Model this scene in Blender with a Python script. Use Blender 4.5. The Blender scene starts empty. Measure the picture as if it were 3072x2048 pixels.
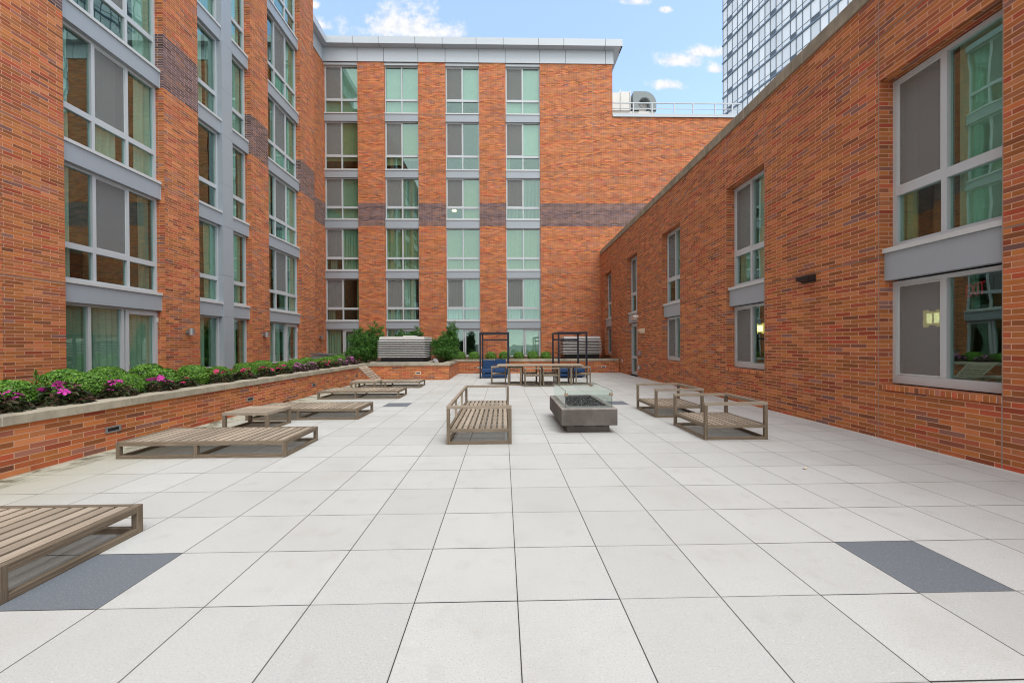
import bpy, bmesh, math, random
import numpy as np
from mathutils import Vector, Matrix
sc = bpy.context.scene
COL = sc.collection
R = math.radians
random.seed(7)

# ------------------------------------------------------------------ camera
cam_d = bpy.data.cameras.new('camera')
cam = bpy.data.objects.new('camera', cam_d); COL.objects.link(cam)
cam_d.sensor_width = 36.0
cam_d.lens = 36.0*1177.16/3072
cam_d.shift_y = 13.37/3072
cam_d.clip_start = .05; cam_d.clip_end = 2000
th, roll, pitch = .02258257, .00512234, -.005939862
fw0 = Vector((math.sin(th), math.cos(th), 0)); r0 = Vector((math.cos(th), -math.sin(th), 0)); u0 = Vector((0,0,1))
fw = fw0*math.cos(pitch)+u0*math.sin(pitch); up = u0*math.cos(pitch)-fw0*math.sin(pitch)
rr = r0*math.cos(roll)-up*math.sin(roll); uu = up*math.cos(roll)+r0*math.sin(roll)
m = Matrix((rr, uu, -fw)).transposed().to_4x4(); m.translation = Vector((0,0,1.5258))
cam.matrix_world = m
sc.camera = cam

# ------------------------------------------------------------------ node helpers
class NT:
    """tiny expression helper around a node tree"""
    def __init__(s, nt): s.nt = nt
    def n(s, t, **k):
        x = s.nt.nodes.new(t)
        for a, b in k.items(): setattr(x, a, b)
        return x
    def link(s, a, b): s.nt.links.new(a, b)
    def setin(s, sock, v):
        if v is None: return
        if isinstance(v, bpy.types.NodeSocket): s.link(v, sock)
        else: sock.default_value = v
    def math(s, op, a, b=None, c=None, clamp=False):
        x = s.n('ShaderNodeMath', operation=op, use_clamp=clamp)
        s.setin(x.inputs[0], a); s.setin(x.inputs[1], b)
        if c is not None: s.setin(x.inputs[2], c)
        return x.outputs[0]
    def mix(s, f, a, b, blend='MIX'):
        x = s.n('ShaderNodeMix', data_type='RGBA', blend_type=blend)
        s.setin(x.inputs[0], f); s.setin(x.inputs[6], a); s.setin(x.inputs[7], b)
        return x.outputs[2]
    def ramp(s, f, stops, interp='LINEAR'):
        x = s.n('ShaderNodeValToRGB'); cr = x.color_ramp; cr.interpolation = interp
        while len(cr.elements) < len(stops): cr.elements.new(.5)
        for e, (p, c) in zip(cr.elements, stops): e.position = p; e.color = (*c, 1) if len(c) == 3 else c
        s.setin(x.inputs[0], f); return x.outputs[0]
    def noise(s, vec, scale, detail=3, rough=.55, dist=0):
        x = s.n('ShaderNodeTexNoise'); s.setin(x.inputs['Vector'], vec)
        x.inputs['Scale'].default_value = scale; x.inputs['Detail'].default_value = detail
        x.inputs['Roughness'].default_value = rough; x.inputs['Distortion'].default_value = dist
        return x.outputs['Fac']
    def smooth(s, v, a, b):
        x = s.n('ShaderNodeMapRange', interpolation_type='SMOOTHSTEP')
        s.setin(x.inputs[0], v); s.setin(x.inputs[1], a); s.setin(x.inputs[2], b)
        return x.outputs[0]
    def sep(s, v):
        x = s.n('ShaderNodeSeparateXYZ'); s.setin(x.inputs[0], v); return x.outputs
    def comb(s, a, b, c=0.0):
        x = s.n('ShaderNodeCombineXYZ'); s.setin(x.inputs[0], a); s.setin(x.inputs[1], b); s.setin(x.inputs[2], c)
        return x.outputs[0]
    def white(s, v):
        x = s.n('ShaderNodeTexWhiteNoise', noise_dimensions='3D'); s.setin(x.inputs['Vector'], v)
        return x.outputs['Value'], x.outputs['Color']

# ------------------------------------------------------------------ world, sun, exposure
SUN_EL, SUN_ROT = R(62), R(150)
world = bpy.data.worlds.new('World'); sc.world = world; world.use_nodes = True
W = NT(world.node_tree); world.node_tree.nodes.clear()
sky = W.n('ShaderNodeTexSky', sky_type='NISHITA'); sky.sun_disc = False
sky.sun_elevation = SUN_EL; sky.sun_rotation = SUN_ROT; sky.air_density = 1.0; sky.dust_density = .6; sky.ozone_density = 1.5
SKY_STRENGTH = .15
dirv = W.n('ShaderNodeTexCoord').outputs['Generated']
dx, dy, dz = W.sep(dirv)
skyc = W.mix(.11, sky.outputs[0], (2.6,2.75,2.9,1))   # thin high veil
# broken cloud deck added unseen overhead and behind the viewer to whiten ambient light, open blue sky ahead with a few cumulus
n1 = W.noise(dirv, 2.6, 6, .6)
fill_deck = W.math('ADD', W.math('MULTIPLY', dz, .9), W.math('MULTIPLY', dy, -.55))
fill_deck = W.math('ADD', fill_deck, W.math('MULTIPLY', W.math('SUBTRACT', n1, .5), .5))
mask = W.smooth(fill_deck, .32, .62)
ydiv = W.math('MAXIMUM', dy, .05)
ga = W.math('DIVIDE', dx, ydiv); ge = W.math('DIVIDE', dz, ydiv)
gv = W.comb(ga, ge)
nb = W.noise(gv, 13, 8, .66); nb2 = W.noise(gv, 38, 7, .65)
ndist = W.math('ADD', W.math('MULTIPLY', W.math('SUBTRACT', nb, .5), 2.6), W.math('MULTIPLY', W.math('SUBTRACT', nb2, .5), 1.5))
blobs = None
for a0, e0, ra, reu, red in [(-.255,.795,.135,.068,.028),(-.18,.785,.10,.035,.02),(-.30,.79,.06,.03,.02),(.45,.72,.075,.022,.016),(.52,.745,.05,.02,.014),
                             (.425,.658,.055,.016,.012),(.345,.872,.06,.016,.012),(.42,.852,.02,.012,.01),
                             (-.455,.80,.03,.02,.015),(-.47,.85,.018,.014,.01),(.55,.70,.03,.016,.01)]:
    x = W.math('DIVIDE', W.math('SUBTRACT', ga, a0), ra)
    e = W.math('SUBTRACT', ge, e0)
    yy = W.math('MAXIMUM', W.math('DIVIDE', e, reu), W.math('DIVIDE', e, -red))
    d = W.math('SQRT', W.math('ADD', W.math('MULTIPLY', x, x), W.math('MULTIPLY', yy, yy)))
    v = W.math('SUBTRACT', 1.0, d)
    blobs = v if blobs is None else W.math('MAXIMUM', blobs, v)
cm = W.smooth(W.math('ADD', blobs, W.math('MULTIPLY', ndist, .95)), -.15, .80)
cm = W.math('MULTIPLY', cm, W.math('GREATER_THAN', dy, .1))
cloudshade = W.mix(W.smooth(nb2, .35, .62), (.84,.87,.93,1), (1.0,1.0,1.0,1))
fill_deckcol = W.mix(W.smooth(n1, .3, .7), (.80,.82,.86,1), (1.0,.99,.97,1))
def scaled(colr, k):
    x = W.n('ShaderNodeVectorMath', operation='SCALE'); W.setin(x.inputs[0], colr); x.inputs['Scale'].default_value = k
    return x.outputs[0]
CLOUD, FILL_DECK = 2.45, 3.7
c1 = W.mix(cm, skyc, scaled(cloudshade, CLOUD))
c2 = W.mix(mask, c1, scaled(fill_deckcol, FILL_DECK))
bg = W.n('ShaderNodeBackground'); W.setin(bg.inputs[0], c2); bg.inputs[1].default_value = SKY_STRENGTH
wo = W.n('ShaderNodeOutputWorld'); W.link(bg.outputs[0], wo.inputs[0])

sun_d = bpy.data.lights.new('sun', 'SUN'); sun = bpy.data.objects.new('sun', sun_d); COL.objects.link(sun)
sun_d.energy = .7; sun_d.angle = R(30); sun_d.color = (1.0, .955, .89)
sv = Vector((math.sin(SUN_ROT)*math.cos(SUN_EL), math.cos(SUN_ROT)*math.cos(SUN_EL), math.sin(SUN_EL)))
sun.rotation_euler = sv.to_track_quat('Z', 'Y').to_euler(); sun.location = (0,0,40)

sc.view_settings.view_transform = 'Standard'; sc.view_settings.look = 'None'
sc.view_settings.exposure = 1.47; sc.view_settings.gamma = 1.0
sc.render.engine = 'CYCLES'
sc.cycles.max_bounces = 8; sc.cycles.diffuse_bounces = 5; sc.cycles.transparent_max_bounces = 16
sc.cycles.filter_width = 1.05
sc.cycles.caustics_reflective = False; sc.cycles.caustics_refractive = False

# ------------------------------------------------------------------ materials
def mat(name):
    mt = bpy.data.materials.new(name); mt.use_nodes = True
    t = NT(mt.node_tree); mt.node_tree.nodes.clear()
    out = t.n('ShaderNodeOutputMaterial')
    p = t.n('ShaderNodeBsdfPrincipled'); t.link(p.outputs[0], out.inputs[0])
    return mt, t, p, out
def col4(c): return (c[0], c[1], c[2], 1)
def simple(name, c, rough=.6, metal=0.0, var=.12, scale=6, bump=0.0, spec=.5):
    mt, t, p, o = mat(name)
    v = t.n('ShaderNodeTexCoord').outputs['Object']
    n = t.noise(v, scale, 5, .6); n2 = t.noise(v, scale*9, 3, .6)
    f = t.math('ADD', t.math('MULTIPLY', n, .7), t.math('MULTIPLY', n2, .3))
    colr = t.mix(f, col4([x*(1-var) for x in c]), col4([min(1, x*(1+var)) for x in c]))
    t.setin(p.inputs['Base Color'], colr)
    t.setin(p.inputs['Roughness'], t.math('ADD', rough-.08, t.math('MULTIPLY', n2, .16)))
    p.inputs['Metallic'].default_value = metal; p.inputs['Specular IOR Level'].default_value = spec
    if bump:
        b = t.n('ShaderNodeBump'); b.inputs['Strength'].default_value = bump; b.inputs['Distance'].default_value = .004
        t.link(n2, b.inputs['Height']); t.link(b.outputs[0], p.inputs['Normal'])
    return mt

BRICK_RAMP = [(0,(.24,.09,.05)),(.05,(.36,.124,.050)),(.20,(.46,.160,.049)),(.38,(.535,.190,.056)),(.55,(.49,.136,.050)),(.68,(.56,.215,.088)),(.82,(.47,.090,.041)),(.91,(.42,.118,.060)),(.965,(.33,.15,.11)),(1,(.26,.133,.118))]
BAND_RAMP = [(0,(.075,.055,.06)),(.25,(.115,.085,.098)),(.5,(.155,.115,.13)),(.7,(.125,.095,.12)),(.87,(.20,.14,.145)),(.96,(.22,.11,.08)),(1,(.28,.14,.10))]
def brick_mat(name, bw=.305, bh=.0677, mo=.0098, band=None, joints=(), vjoints=(), seed=0.0, offset=.5, gain=1.0):
    mt, t, p, o = mat(name)
    uvn = t.n('ShaderNodeUVMap').outputs[0]
    u, v, _ = t.sep(uvn)
    row = t.math('FLOOR', t.math('DIVIDE', v, bh))
    off = t.math('MULTIPLY', t.math('FLOORED_MODULO', row, 2.0), offset)
    c = t.math('ADD', t.math('DIVIDE', u, bw), off)
    colm = t.math('FLOOR', c)
    fu = t.math('MULTIPLY', t.math('SUBTRACT', c, colm), bw)
    fv = t.math('SUBTRACT', v, t.math('MULTIPLY', row, bh))
    wob = t.math('MULTIPLY', t.math('SUBTRACT', t.noise(uvn, 40, 2), .5), .006)
    mort = t.math('MAXIMUM', t.math('LESS_THAN', t.math('ADD', fu, wob), mo), t.math('LESS_THAN', t.math('ADD', fv, wob), mo))
    r1, rc = t.white(t.comb(colm, row, seed))
    rcx, rcy, rcz = t.sep(rc)
    colr = t.ramp(r1, BRICK_RAMP)
    if band:
        bandc = t.ramp(r1, BAND_RAMP)
        inb = t.math('MULTIPLY', t.math('GREATER_THAN', v, band[0]), t.math('LESS_THAN', v, band[1]))
        colr = t.mix(inb, colr, bandc)
    # mottling inside the bricks, wire-cut texture and long soft weathering
    fine = t.noise(t.comb(t.math('MULTIPLY', u, 1.0), t.math('MULTIPLY', v, .35)), 70, 4, .65)
    big = t.noise(uvn, .35, 4, .55); blot = t.noise(uvn, 9, 4, .6)
    br = t.math('ADD', t.math('MULTIPLY', rcy, .66), t.math('MULTIPLY', fine, .34))
    br = t.math('ADD', br, t.math('ADD', t.math('MULTIPLY', big, .30), t.math('MULTIPLY', blot, .26)))
    stk = t.noise(t.comb(t.math('MULTIPLY', u, 4.5), t.math('MULTIPLY', v, .22)), 1.0, 5, .62)
    br = t.math('ADD', t.math('MULTIPLY', br, .84*gain), t.math('ADD', .21*gain, t.math('MULTIPLY', stk, .22*gain)))
    x = t.n('ShaderNodeVectorMath', operation='SCALE'); t.link(colr, x.inputs[0]); t.link(br, x.inputs['Scale'])
    mcol = t.mix(t.noise(uvn, 1.3, 4), (.55,.31,.20,1), (.73,.46,.32,1))
    colr = t.mix(mort, x.outputs[0], mcol)
    jm = None
    for z in joints:
        k = t.math('LESS_THAN', t.math('ABSOLUTE', t.math('SUBTRACT', v, z)), .012)
        jm = k if jm is None else t.math('MAXIMUM', jm, k)
    if jm is not None:
        colr = t.mix(jm, colr, t.mix(t.noise(uvn, 2.0, 3), (.10,.06,.05,1), (.38,.27,.22,1)))
    km = None
    for z in vjoints:
        k = t.math('LESS_THAN', t.math('ABSOLUTE', t.math('SUBTRACT', u, z)), .007)
        km = k if km is None else t.math('MAXIMUM', km, k)
    if km is not None: colr = t.mix(km, colr, (.33,.25,.21,1))
    t.setin(p.inputs['Base Color'], colr)
    p.inputs['Roughness'].default_value = .82; p.inputs['Specular IOR Level'].default_value = .3
    h = t.math('SUBTRACT', t.math('MULTIPLY', fine, .25), mort)
    b = t.n('ShaderNodeBump'); b.inputs['Strength'].default_value = .55; b.inputs['Distance'].default_value = .006
    t.link(h, b.inputs['Height']); t.link(b.outputs[0], p.inputs['Normal'])
    return mt
FLOORJ = [2.87, 5.93, 9.05, 12.18, 15.66]
M = {}
M['brick_left'] = brick_mat('brick_left', band=(8.67,10.16), joints=FLOORJ, seed=1.0)
M['brick_back'] = brick_mat('brick_back', band=(8.80,10.22), joints=FLOORJ, vjoints=(-5.65,), seed=2.0, gain=1.06)
M['brick_right'] = brick_mat('brick_right', gain=.92, joints=[2.85, 6.3], vjoints=(4.512,6.06,8.79,10.36,13.12,14.70,19.0), seed=3.0)
M['brick_planter'] = brick_mat('brick_planter', seed=4.0)
M['brick_sill'] = brick_mat('brick_sill', bw=.0677, bh=.30, seed=5.0, offset=0.0, gain=1.1)

def paving_mat():
    mt, t, p, o = mat('concrete_pavers')
    pos = t.n('ShaderNodeTexCoord').outputs['Object']
    x, y, z = t.sep(pos); S = .61
    cu = t.math('DIVIDE', t.math('SUBTRACT', x, .0782), S); cv = t.math('DIVIDE', t.math('SUBTRACT', y, 2.3196), S)
    ci = t.math('FLOOR', cu); ri = t.math('FLOOR', cv)
    fu = t.math('MULTIPLY', t.math('SUBTRACT', cu, ci), S); fv = t.math('MULTIPLY', t.math('SUBTRACT', cv, ri), S)
    rw, rc = t.white(t.comb(ci, ri, 3.0)); r1, r2, r3 = t.sep(rc)
    eu = t.math('MINIMUM', fu, t.math('SUBTRACT', S, fu)); ev = t.math('MINIMUM', fv, t.math('SUBTRACT', S, fv))
    ju = t.math('LESS_THAN', eu, .0029)
    wv = t.math('ADD', .0012, t.math('MULTIPLY', t.math('MULTIPLY', r1, r1), .004))
    jv = t.math('LESS_THAN', ev, wv)
    joint = t.math('MAXIMUM', ju, jv)
    edge = t.math('MULTIPLY', t.smooth(t.math('MINIMUM', eu, ev), .012, .0), .22)
    sp = t.noise(pos, 115, 3, .75); sp2 = t.noise(pos, 60, 4, .75); cl = t.noise(pos, .8, 5, .6); cl2 = t.noise(pos, 4.5, 5, .62)
    base = t.mix(rw, (.53,.555,.55,1), (.595,.62,.615,1))
    base = t.mix(t.math('MULTIPLY', t.smooth(sp, .53, .68), .58), base, (.30,.295,.285,1))
    base = t.mix(t.math('MULTIPLY', t.smooth(sp2, .56, .68), .45), base, (.80,.80,.785,1))
    base = t.mix(t.math('MULTIPLY', t.smooth(cl, .42, .75), .40), base, (.45,.445,.42,1))
    base = t.mix(t.math('MULTIPLY', t.smooth(cl2, .52, .75), .34), base, (.44,.43,.40,1))
    # green-brown algae film along the left planter
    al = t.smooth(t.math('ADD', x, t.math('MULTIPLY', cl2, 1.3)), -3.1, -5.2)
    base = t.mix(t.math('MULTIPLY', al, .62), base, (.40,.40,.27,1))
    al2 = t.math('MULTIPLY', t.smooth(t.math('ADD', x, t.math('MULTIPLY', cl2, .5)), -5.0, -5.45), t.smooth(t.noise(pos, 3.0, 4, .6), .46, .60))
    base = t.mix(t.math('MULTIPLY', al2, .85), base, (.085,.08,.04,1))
    # small drips and spots
    st = t.n('ShaderNodeTexVoronoi'); st.inputs['Scale'].default_value = 1.5; t.link(pos, st.inputs['Vector'])
    spot = t.math('MULTIPLY', t.smooth(t.math('ADD', st.outputs['Distance'], t.math('MULTIPLY', t.noise(pos, 22, 3), .05)), .055, .040), t.math('GREATER_THAN', t.sep(st.outputs['Color'])[0], .72))
    base = t.mix(t.math('MULTIPLY', spot, .55), base, (.20,.185,.16,1))
    # charcoal accent pavers on a 9 x 12 module
    dk = t.math('MULTIPLY', t.math('LESS_THAN', t.math('FLOORED_MODULO', t.math('SUBTRACT', ci, 3.9), 9.0), .5) , t.math('LESS_THAN', t.math('FLOORED_MODULO', t.math('ADD', ri, .1), 12.0), .5))
    dkb = t.math('MULTIPLY', t.math('LESS_THAN', t.math('FLOORED_MODULO', t.math('ADD', t.math('SUBTRACT', ci, 4.0), .1), 9.0), .5), t.math('LESS_THAN', t.math('FLOORED_MODULO', t.math('ADD', ri, .1), 12.0), .5))
    dc = t.mix(t.smooth(sp, .5, .7), (.155,.18,.21,1), (.24,.265,.295,1))
    dc = t.mix(t.math('MULTIPLY', t.smooth(sp2, .57, .68), .7), dc, (.33,.35,.38,1))
    base = t.mix(dkb, base, dc)
    base = t.mix(edge, base, (.25,.24,.22,1))
    base = t.mix(joint, base, (.045,.043,.04,1))
    t.setin(p.inputs['Base Color'], base)
    t.setin(p.inputs['Roughness'], t.math('ADD', .72, t.math('MULTIPLY', cl, .15)))
    p.inputs['Specular IOR Level'].default_value = .35
    h = t.math('SUBTRACT', t.math('ADD', t.math('MULTIPLY', sp, .12), t.math('MULTIPLY', r3, .3)), t.math('MULTIPLY', joint, 1.0))
    b = t.n('ShaderNodeBump'); b.inputs['Strength'].default_value = .35; b.inputs['Distance'].default_value = .006
    t.link(h, b.inputs['Height']); t.link(b.outputs[0], p.inputs['Normal'])
    return mt
M['paving'] = paving_mat()

def stone_mat(name, base, vj=None, pitch=2.4, moss=.3):
    mt, t, p, o = mat(name)
    uvn = t.n('ShaderNodeUVMap').outputs[0]; u, v, _ = t.sep(uvn)
    pos = t.n('ShaderNodeTexCoord').outputs['Object']
    a = t.noise(pos, 2.0, 6, .65); b_ = t.noise(pos, 60, 3, .7); str_ = t.noise(t.comb(t.math('MULTIPLY', u, 14.0), t.math('MULTIPLY', v, 1.2)), 1.0, 4, .6)
    c = t.mix(t.smooth(a, .25, .75), col4([x*.70 for x in base]), col4([min(1, x*1.25) for x in base]))
    c = t.mix(t.math('MULTIPLY', t.smooth(str_, .5, .75), moss), c, (.15,.145,.095,1))
    c = t.mix(t.math('MULTIPLY', t.smooth(b_, .55, .75), .35), c, col4([x*.55 for x in base]))
    fr = t.math('FLOORED_MODULO', u, pitch)
    c = t.mix(t.math('MULTIPLY', t.math('LESS_THAN', fr, .012), float(pitch < 40)), c, (.52,.49,.42,1))
    t.setin(p.inputs['Base Color'], c); p.inputs['Roughness'].default_value = .85; p.inputs['Specular IOR Level'].default_value = .25
    b = t.n('ShaderNodeBump'); b.inputs['Strength'].default_value = .3; b.inputs['Distance'].default_value = .004
    t.link(b_, b.inputs['Height']); t.link(b.outputs[0], p.inputs['Normal'])
    return mt
M['coping'] = stone_mat('limestone_coping', (.42,.39,.31), pitch=1.53, moss=.35)
M['coping_roof'] = stone_mat('roof_coping_stone', (.33,.29,.22), pitch=1.9, moss=.5)
M['plinth'] = stone_mat('plinth_stone', (.55,.53,.48), moss=.1)

def wood_mat(name, base, dark):
    mt, t, p, o = mat(name)
    uvn = t.n('ShaderNodeUVMap').outputs[0]; u, v, _ = t.sep(uvn)
    g = t.noise(t.comb(t.math('MULTIPLY', u, 3.0), t.math('MULTIPLY', v, 85.0)), 1.0, 5, .65, .6)
    g2 = t.noise(t.comb(t.math('MULTIPLY', u, .9), t.math('MULTIPLY', v, 12.0)), 1.0, 4, .6)
    isl = t.n('ShaderNodeNewGeometry').outputs['Random Per Island']
    c = t.mix(t.smooth(g, .35, .7), col4(dark), col4(base))
    c = t.mix(t.math('MULTIPLY', t.smooth(g2, .4, .75), .5), c, col4([base[0]*.72, base[1]*.78, base[2]*.84]))
    x = t.n('ShaderNodeVectorMath', operation='SCALE'); t.link(c, x.inputs[0])
    t.link(t.math('ADD', .74, t.math('MULTIPLY', isl, .48)), x.inputs['Scale'])
    t.setin(p.inputs['Base Color'], x.outputs[0]); p.inputs['Roughness'].default_value = .78; p.inputs['Specular IOR Level'].default_value = .25
    b = t.n('ShaderNodeBump'); b.inputs['Strength'].default_value = .35; b.inputs['Distance'].default_value = .002
    t.link(g, b.inputs['Height']); t.link(b.outputs[0], p.inputs['Normal'])
    return mt
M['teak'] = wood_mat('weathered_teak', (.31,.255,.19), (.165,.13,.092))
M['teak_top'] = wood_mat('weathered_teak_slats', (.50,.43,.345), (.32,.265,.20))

def metal_panel(name, c, rough, streak=.08):
    mt, t, p, o = mat(name)
    uvn = t.n('ShaderNodeUVMap').outputs[0]; u, v, _ = t.sep(uvn)
    pos = t.n('ShaderNodeTexCoord').outputs['Object']
    s = t.noise(t.comb(t.math('MULTIPLY', u, 22.0), t.math('MULTIPLY', v, 1.5)), 1.0, 4, .6); a = t.noise(pos, 1.2, 4, .6)
    f = t.math('ADD', t.math('MULTIPLY', s, .5), t.math('MULTIPLY', a, .5))
    t.setin(p.inputs['Base Color'], t.mix(f, col4([x*(1-streak) for x in c]), col4([min(1,x*(1+streak)) for x in c])))
    p.inputs['Metallic'].default_value = .12; t.setin(p.inputs['Roughness'], t.math('ADD', rough, t.math('MULTIPLY', a, .15)))
    b = t.n('ShaderNodeBump'); b.inputs['Strength'].default_value = .04; b.inputs['Distance'].default_value = .02
    t.link(t.noise(pos, 1.0, 2), b.inputs['Height']); t.link(b.outputs[0], p.inputs['Normal'])
    return mt
M['panel'] = metal_panel('grey_blue_panel', (.385,.44,.49), .34)
M['frame'] = metal_panel('anodised_frame', (.56,.615,.65), .32)
M['cap'] = metal_panel('sill_cap', (.63,.67,.68), .34)
M['cornice'] = metal_panel('cornice_metal', (.53,.59,.64), .34)
M['louvre'] = metal_panel('louvre_white', (.72,.72,.71), .4, .06)
M['dkgrey'] = simple('dark_grey_metal', (.10,.115,.125), .5)
M['duct'] = simple('duct_blue_grey', (.25,.29,.30), .5)
M['black'] = simple('black_metal', (.015,.016,.018), .45)
M['navy'] = simple('navy_metal', (.010,.014,.028), .42)
M['bluefab'] = simple('blue_fabric', (.016,.06,.165), .85, var=.18, scale=10, bump=.3)
M['steel'] = simple('steel', (.40,.42,.44), .38, .7)
M['white'] = simple('white_paint', (.75,.74,.70), .5, var=.06)
M['cream'] = simple('cream_plastic', (.72,.62,.45), .5, var=.06)
M['dark'] = simple('dark_void', (.012,.012,.013), .8)
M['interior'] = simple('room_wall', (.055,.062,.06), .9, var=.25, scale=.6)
M['soil'] = simple('mulch', (.06,.036,.022), .95, var=.5, scale=14, bump=.9)
M['ground'] = simple('city_ground', (.16,.155,.15), .9, var=.2, scale=.1)
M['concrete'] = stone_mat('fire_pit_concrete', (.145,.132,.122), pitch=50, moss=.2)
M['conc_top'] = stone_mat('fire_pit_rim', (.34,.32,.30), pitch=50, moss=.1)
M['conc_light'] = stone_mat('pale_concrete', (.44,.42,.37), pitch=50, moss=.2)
M['lava'] = simple('lava_rock', (.022,.023,.026), .45, var=.5, scale=20)
M['grey_stone'] = simple('grey_stone', (.30,.30,.31), .8, var=.35, scale=14, bump=.6)
M['bronze'] = simple('clip_bronze', (.33,.27,.20), .45, .3)
M['red'] = simple('red_plastic', (.45,.02,.03), .5)
M['pink'] = simple('faded_pink', (.62,.40,.36), .6, var=.1)
M['roof'] = simple('roof_membrane', (.30,.30,.30), .9)

def glass_mat(name, tint, ior, wav=.012, base=.02, refl=(.80,1,.97)):
    mt, t, p, o = mat(name); t.nt.nodes.remove(p)
    tr = t.n('ShaderNodeBsdfTransparent'); tr.inputs[0].default_value = col4(tint)
    gl = t.n('ShaderNodeBsdfGlossy'); gl.inputs['Roughness'].default_value = .0; gl.inputs[0].default_value = col4(refl)
    pos = t.n('ShaderNodeTexCoord').outputs['Object']
    b = t.n('ShaderNodeBump'); b.inputs['Strength'].default_value = .5; b.inputs['Distance'].default_value = wav
    t.link(t.noise(pos, 1.6, 1), b.inputs['Height'])
    fr = t.n('ShaderNodeFresnel'); bf = t.n('ShaderNodeNewGeometry').outputs['Backfacing']
    t.setin(fr.inputs['IOR'], t.math('ADD', ior, t.math('MULTIPLY', bf, 1/ior-ior)))
    if wav: t.link(b.outputs[0], gl.inputs['Normal'])
    mx = t.n('ShaderNodeMixShader'); t.link(t.math('ADD', fr.outputs[0], base, clamp=True), mx.inputs[0])
    t.link(tr.outputs[0], mx.inputs[1]); t.link(gl.outputs[0], mx.inputs[2]); t.link(mx.outputs[0], o.inputs[0])
    return mt
M['glass'] = glass_mat('green_window_glass', (.775,.91,.85), 1.55, .0022, .10)
M['glass_clear'] = glass_mat('guard_glass', (.945,.98,.965), 1.3, 0, .0, (.95,1,.98))
M['glass_tower'] = None
def screen_mat():
    mt, t, p, o = mat('insect_mesh'); t.nt.nodes.remove(p)
    tr = t.n('ShaderNodeBsdfTransparent'); df = t.n('ShaderNodeBsdfDiffuse'); df.inputs[0].default_value = (.30,.31,.31,1)
    mx = t.n('ShaderNodeMixShader'); mx.inputs[0].default_value = .5
    t.link(tr.outputs[0], mx.inputs[1]); t.link(df.outputs[0], mx.inputs[2]); t.link(mx.outputs[0], o.inputs[0])
    return mt
M['screen'] = screen_mat()
def cloth_mat(name, c, fold=0):
    mt, t, p, o = mat(name); t.nt.nodes.remove(p)
    pos = t.n('ShaderNodeTexCoord').outputs['Object']
    n = t.noise(pos, 4, 4)
    cc = t.mix(n, col4([x*.86 for x in c]), col4([min(1,x*1.08) for x in c]))
    d = t.n('ShaderNodeBsdfDiffuse'); tl = t.n('ShaderNodeBsdfTranslucent'); t.setin(d.inputs[0], cc); t.setin(tl.inputs[0], cc)
    mx = t.n('ShaderNodeMixShader'); mx.inputs[0].default_value = .15
    t.link(d.outputs[0], mx.inputs[1]); t.link(tl.outputs[0], mx.inputs[2]); t.link(mx.outputs[0], o.inputs[0])
    return mt
M['curt_white'] = cloth_mat('curtain_white', (.86,.86,.83))
M['curt_beige'] = cloth_mat('curtain_beige', (.68,.60,.40))
M['curt_green'] = cloth_mat('curtain_green', (.62,.70,.60))
M['curt_grey'] = cloth_mat('curtain_grey', (.42,.42,.40))
def sky_white_pane_mat():
    mt, t, p, o = mat('sky_white_pane')
    isl = t.n('ShaderNodeObjectInfo').outputs['Random']
    isl2 = t.n('ShaderNodeNewGeometry').outputs['Random Per Island']
    f = t.math('FRACT', t.math('ADD', isl, isl2))
    t.setin(p.inputs['Base Color'], t.mix(f, (.74,.755,.755,1), (.97,.97,.96,1)))  # reflected white sky put into the base colour, varied per pane
    p.inputs['Roughness'].default_value = .12; p.inputs['Specular IOR Level'].default_value = .5
    return mt
M['sky_white_pane'] = sky_white_pane_mat()
M['tower_wall'] = simple('tower_white_panel', (.78,.79,.78), .45, var=.04, scale=.4)
M['tower_metal'] = simple('tower_mullion', (.20,.24,.28), .4, .3, var=.08)

def leaf_mat(name, c1, c2, c3, trans=.25, rough=.45):
    mt, t, p, o = mat(name)
    isl = t.n('ShaderNodeNewGeometry').outputs['Random Per Island']
    pos = t.n('ShaderNodeTexCoord').outputs['Object']
    n = t.noise(pos, 7, 3)
    c = t.ramp(t.math('ADD', t.math('MULTIPLY', isl, .6), t.math('MULTIPLY', n, .4)), [(0.1,c1),(.5,c2),(.9,c3)])
    t.setin(p.inputs['Base Color'], c); p.inputs['Roughness'].default_value = rough; p.inputs['Specular IOR Level'].default_value = .4
    tl = t.n('ShaderNodeBsdfTranslucent'); t.setin(tl.inputs[0], c)
    mx = t.n('ShaderNodeMixShader'); mx.inputs[0].default_value = trans
    t.link(p.outputs[0], mx.inputs[1]); t.link(tl.outputs[0], mx.inputs[2]); t.link(mx.outputs[0], o.inputs[0])
    return mt
M['box_leaf'] = leaf_mat('boxwood_leaf', (.03,.105,.012), (.10,.27,.026), (.25,.46,.055), .08)
M['ever_leaf'] = leaf_mat('evergreen_leaf', (.022,.08,.016), (.06,.19,.028), (.15,.33,.05), .1)
M['dry_leaf'] = leaf_mat('dry_leaf', (.12,.05,.03), (.22,.10,.06), (.30,.15,.09))
M['imp_leaf'] = leaf_mat('impatiens_leaf', (.018,.038,.018), (.055,.075,.032), (.15,.055,.05), .2, .35)
M['imp_leaf_pale'] = leaf_mat('impatiens_leaf_variegated', (.03,.05,.02), (.12,.06,.08), (.42,.30,.30), .15, .4)
M['magenta'] = leaf_mat('magenta_petal', (.55,.02,.32), (.75,.04,.48), (.85,.16,.62), .3)
M['hotpink'] = leaf_mat('hot_pink_petal', (.60,.01,.10), (.78,.03,.20), (.85,.10,.32), .3)
M['mauve'] = leaf_mat('mauve_petal', (.45,.08,.34), (.62,.20,.52), (.75,.42,.66), .3)
M['bark'] = simple('bark', (.12,.075,.05), .9, var=.35, scale=12, bump=.8)
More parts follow.
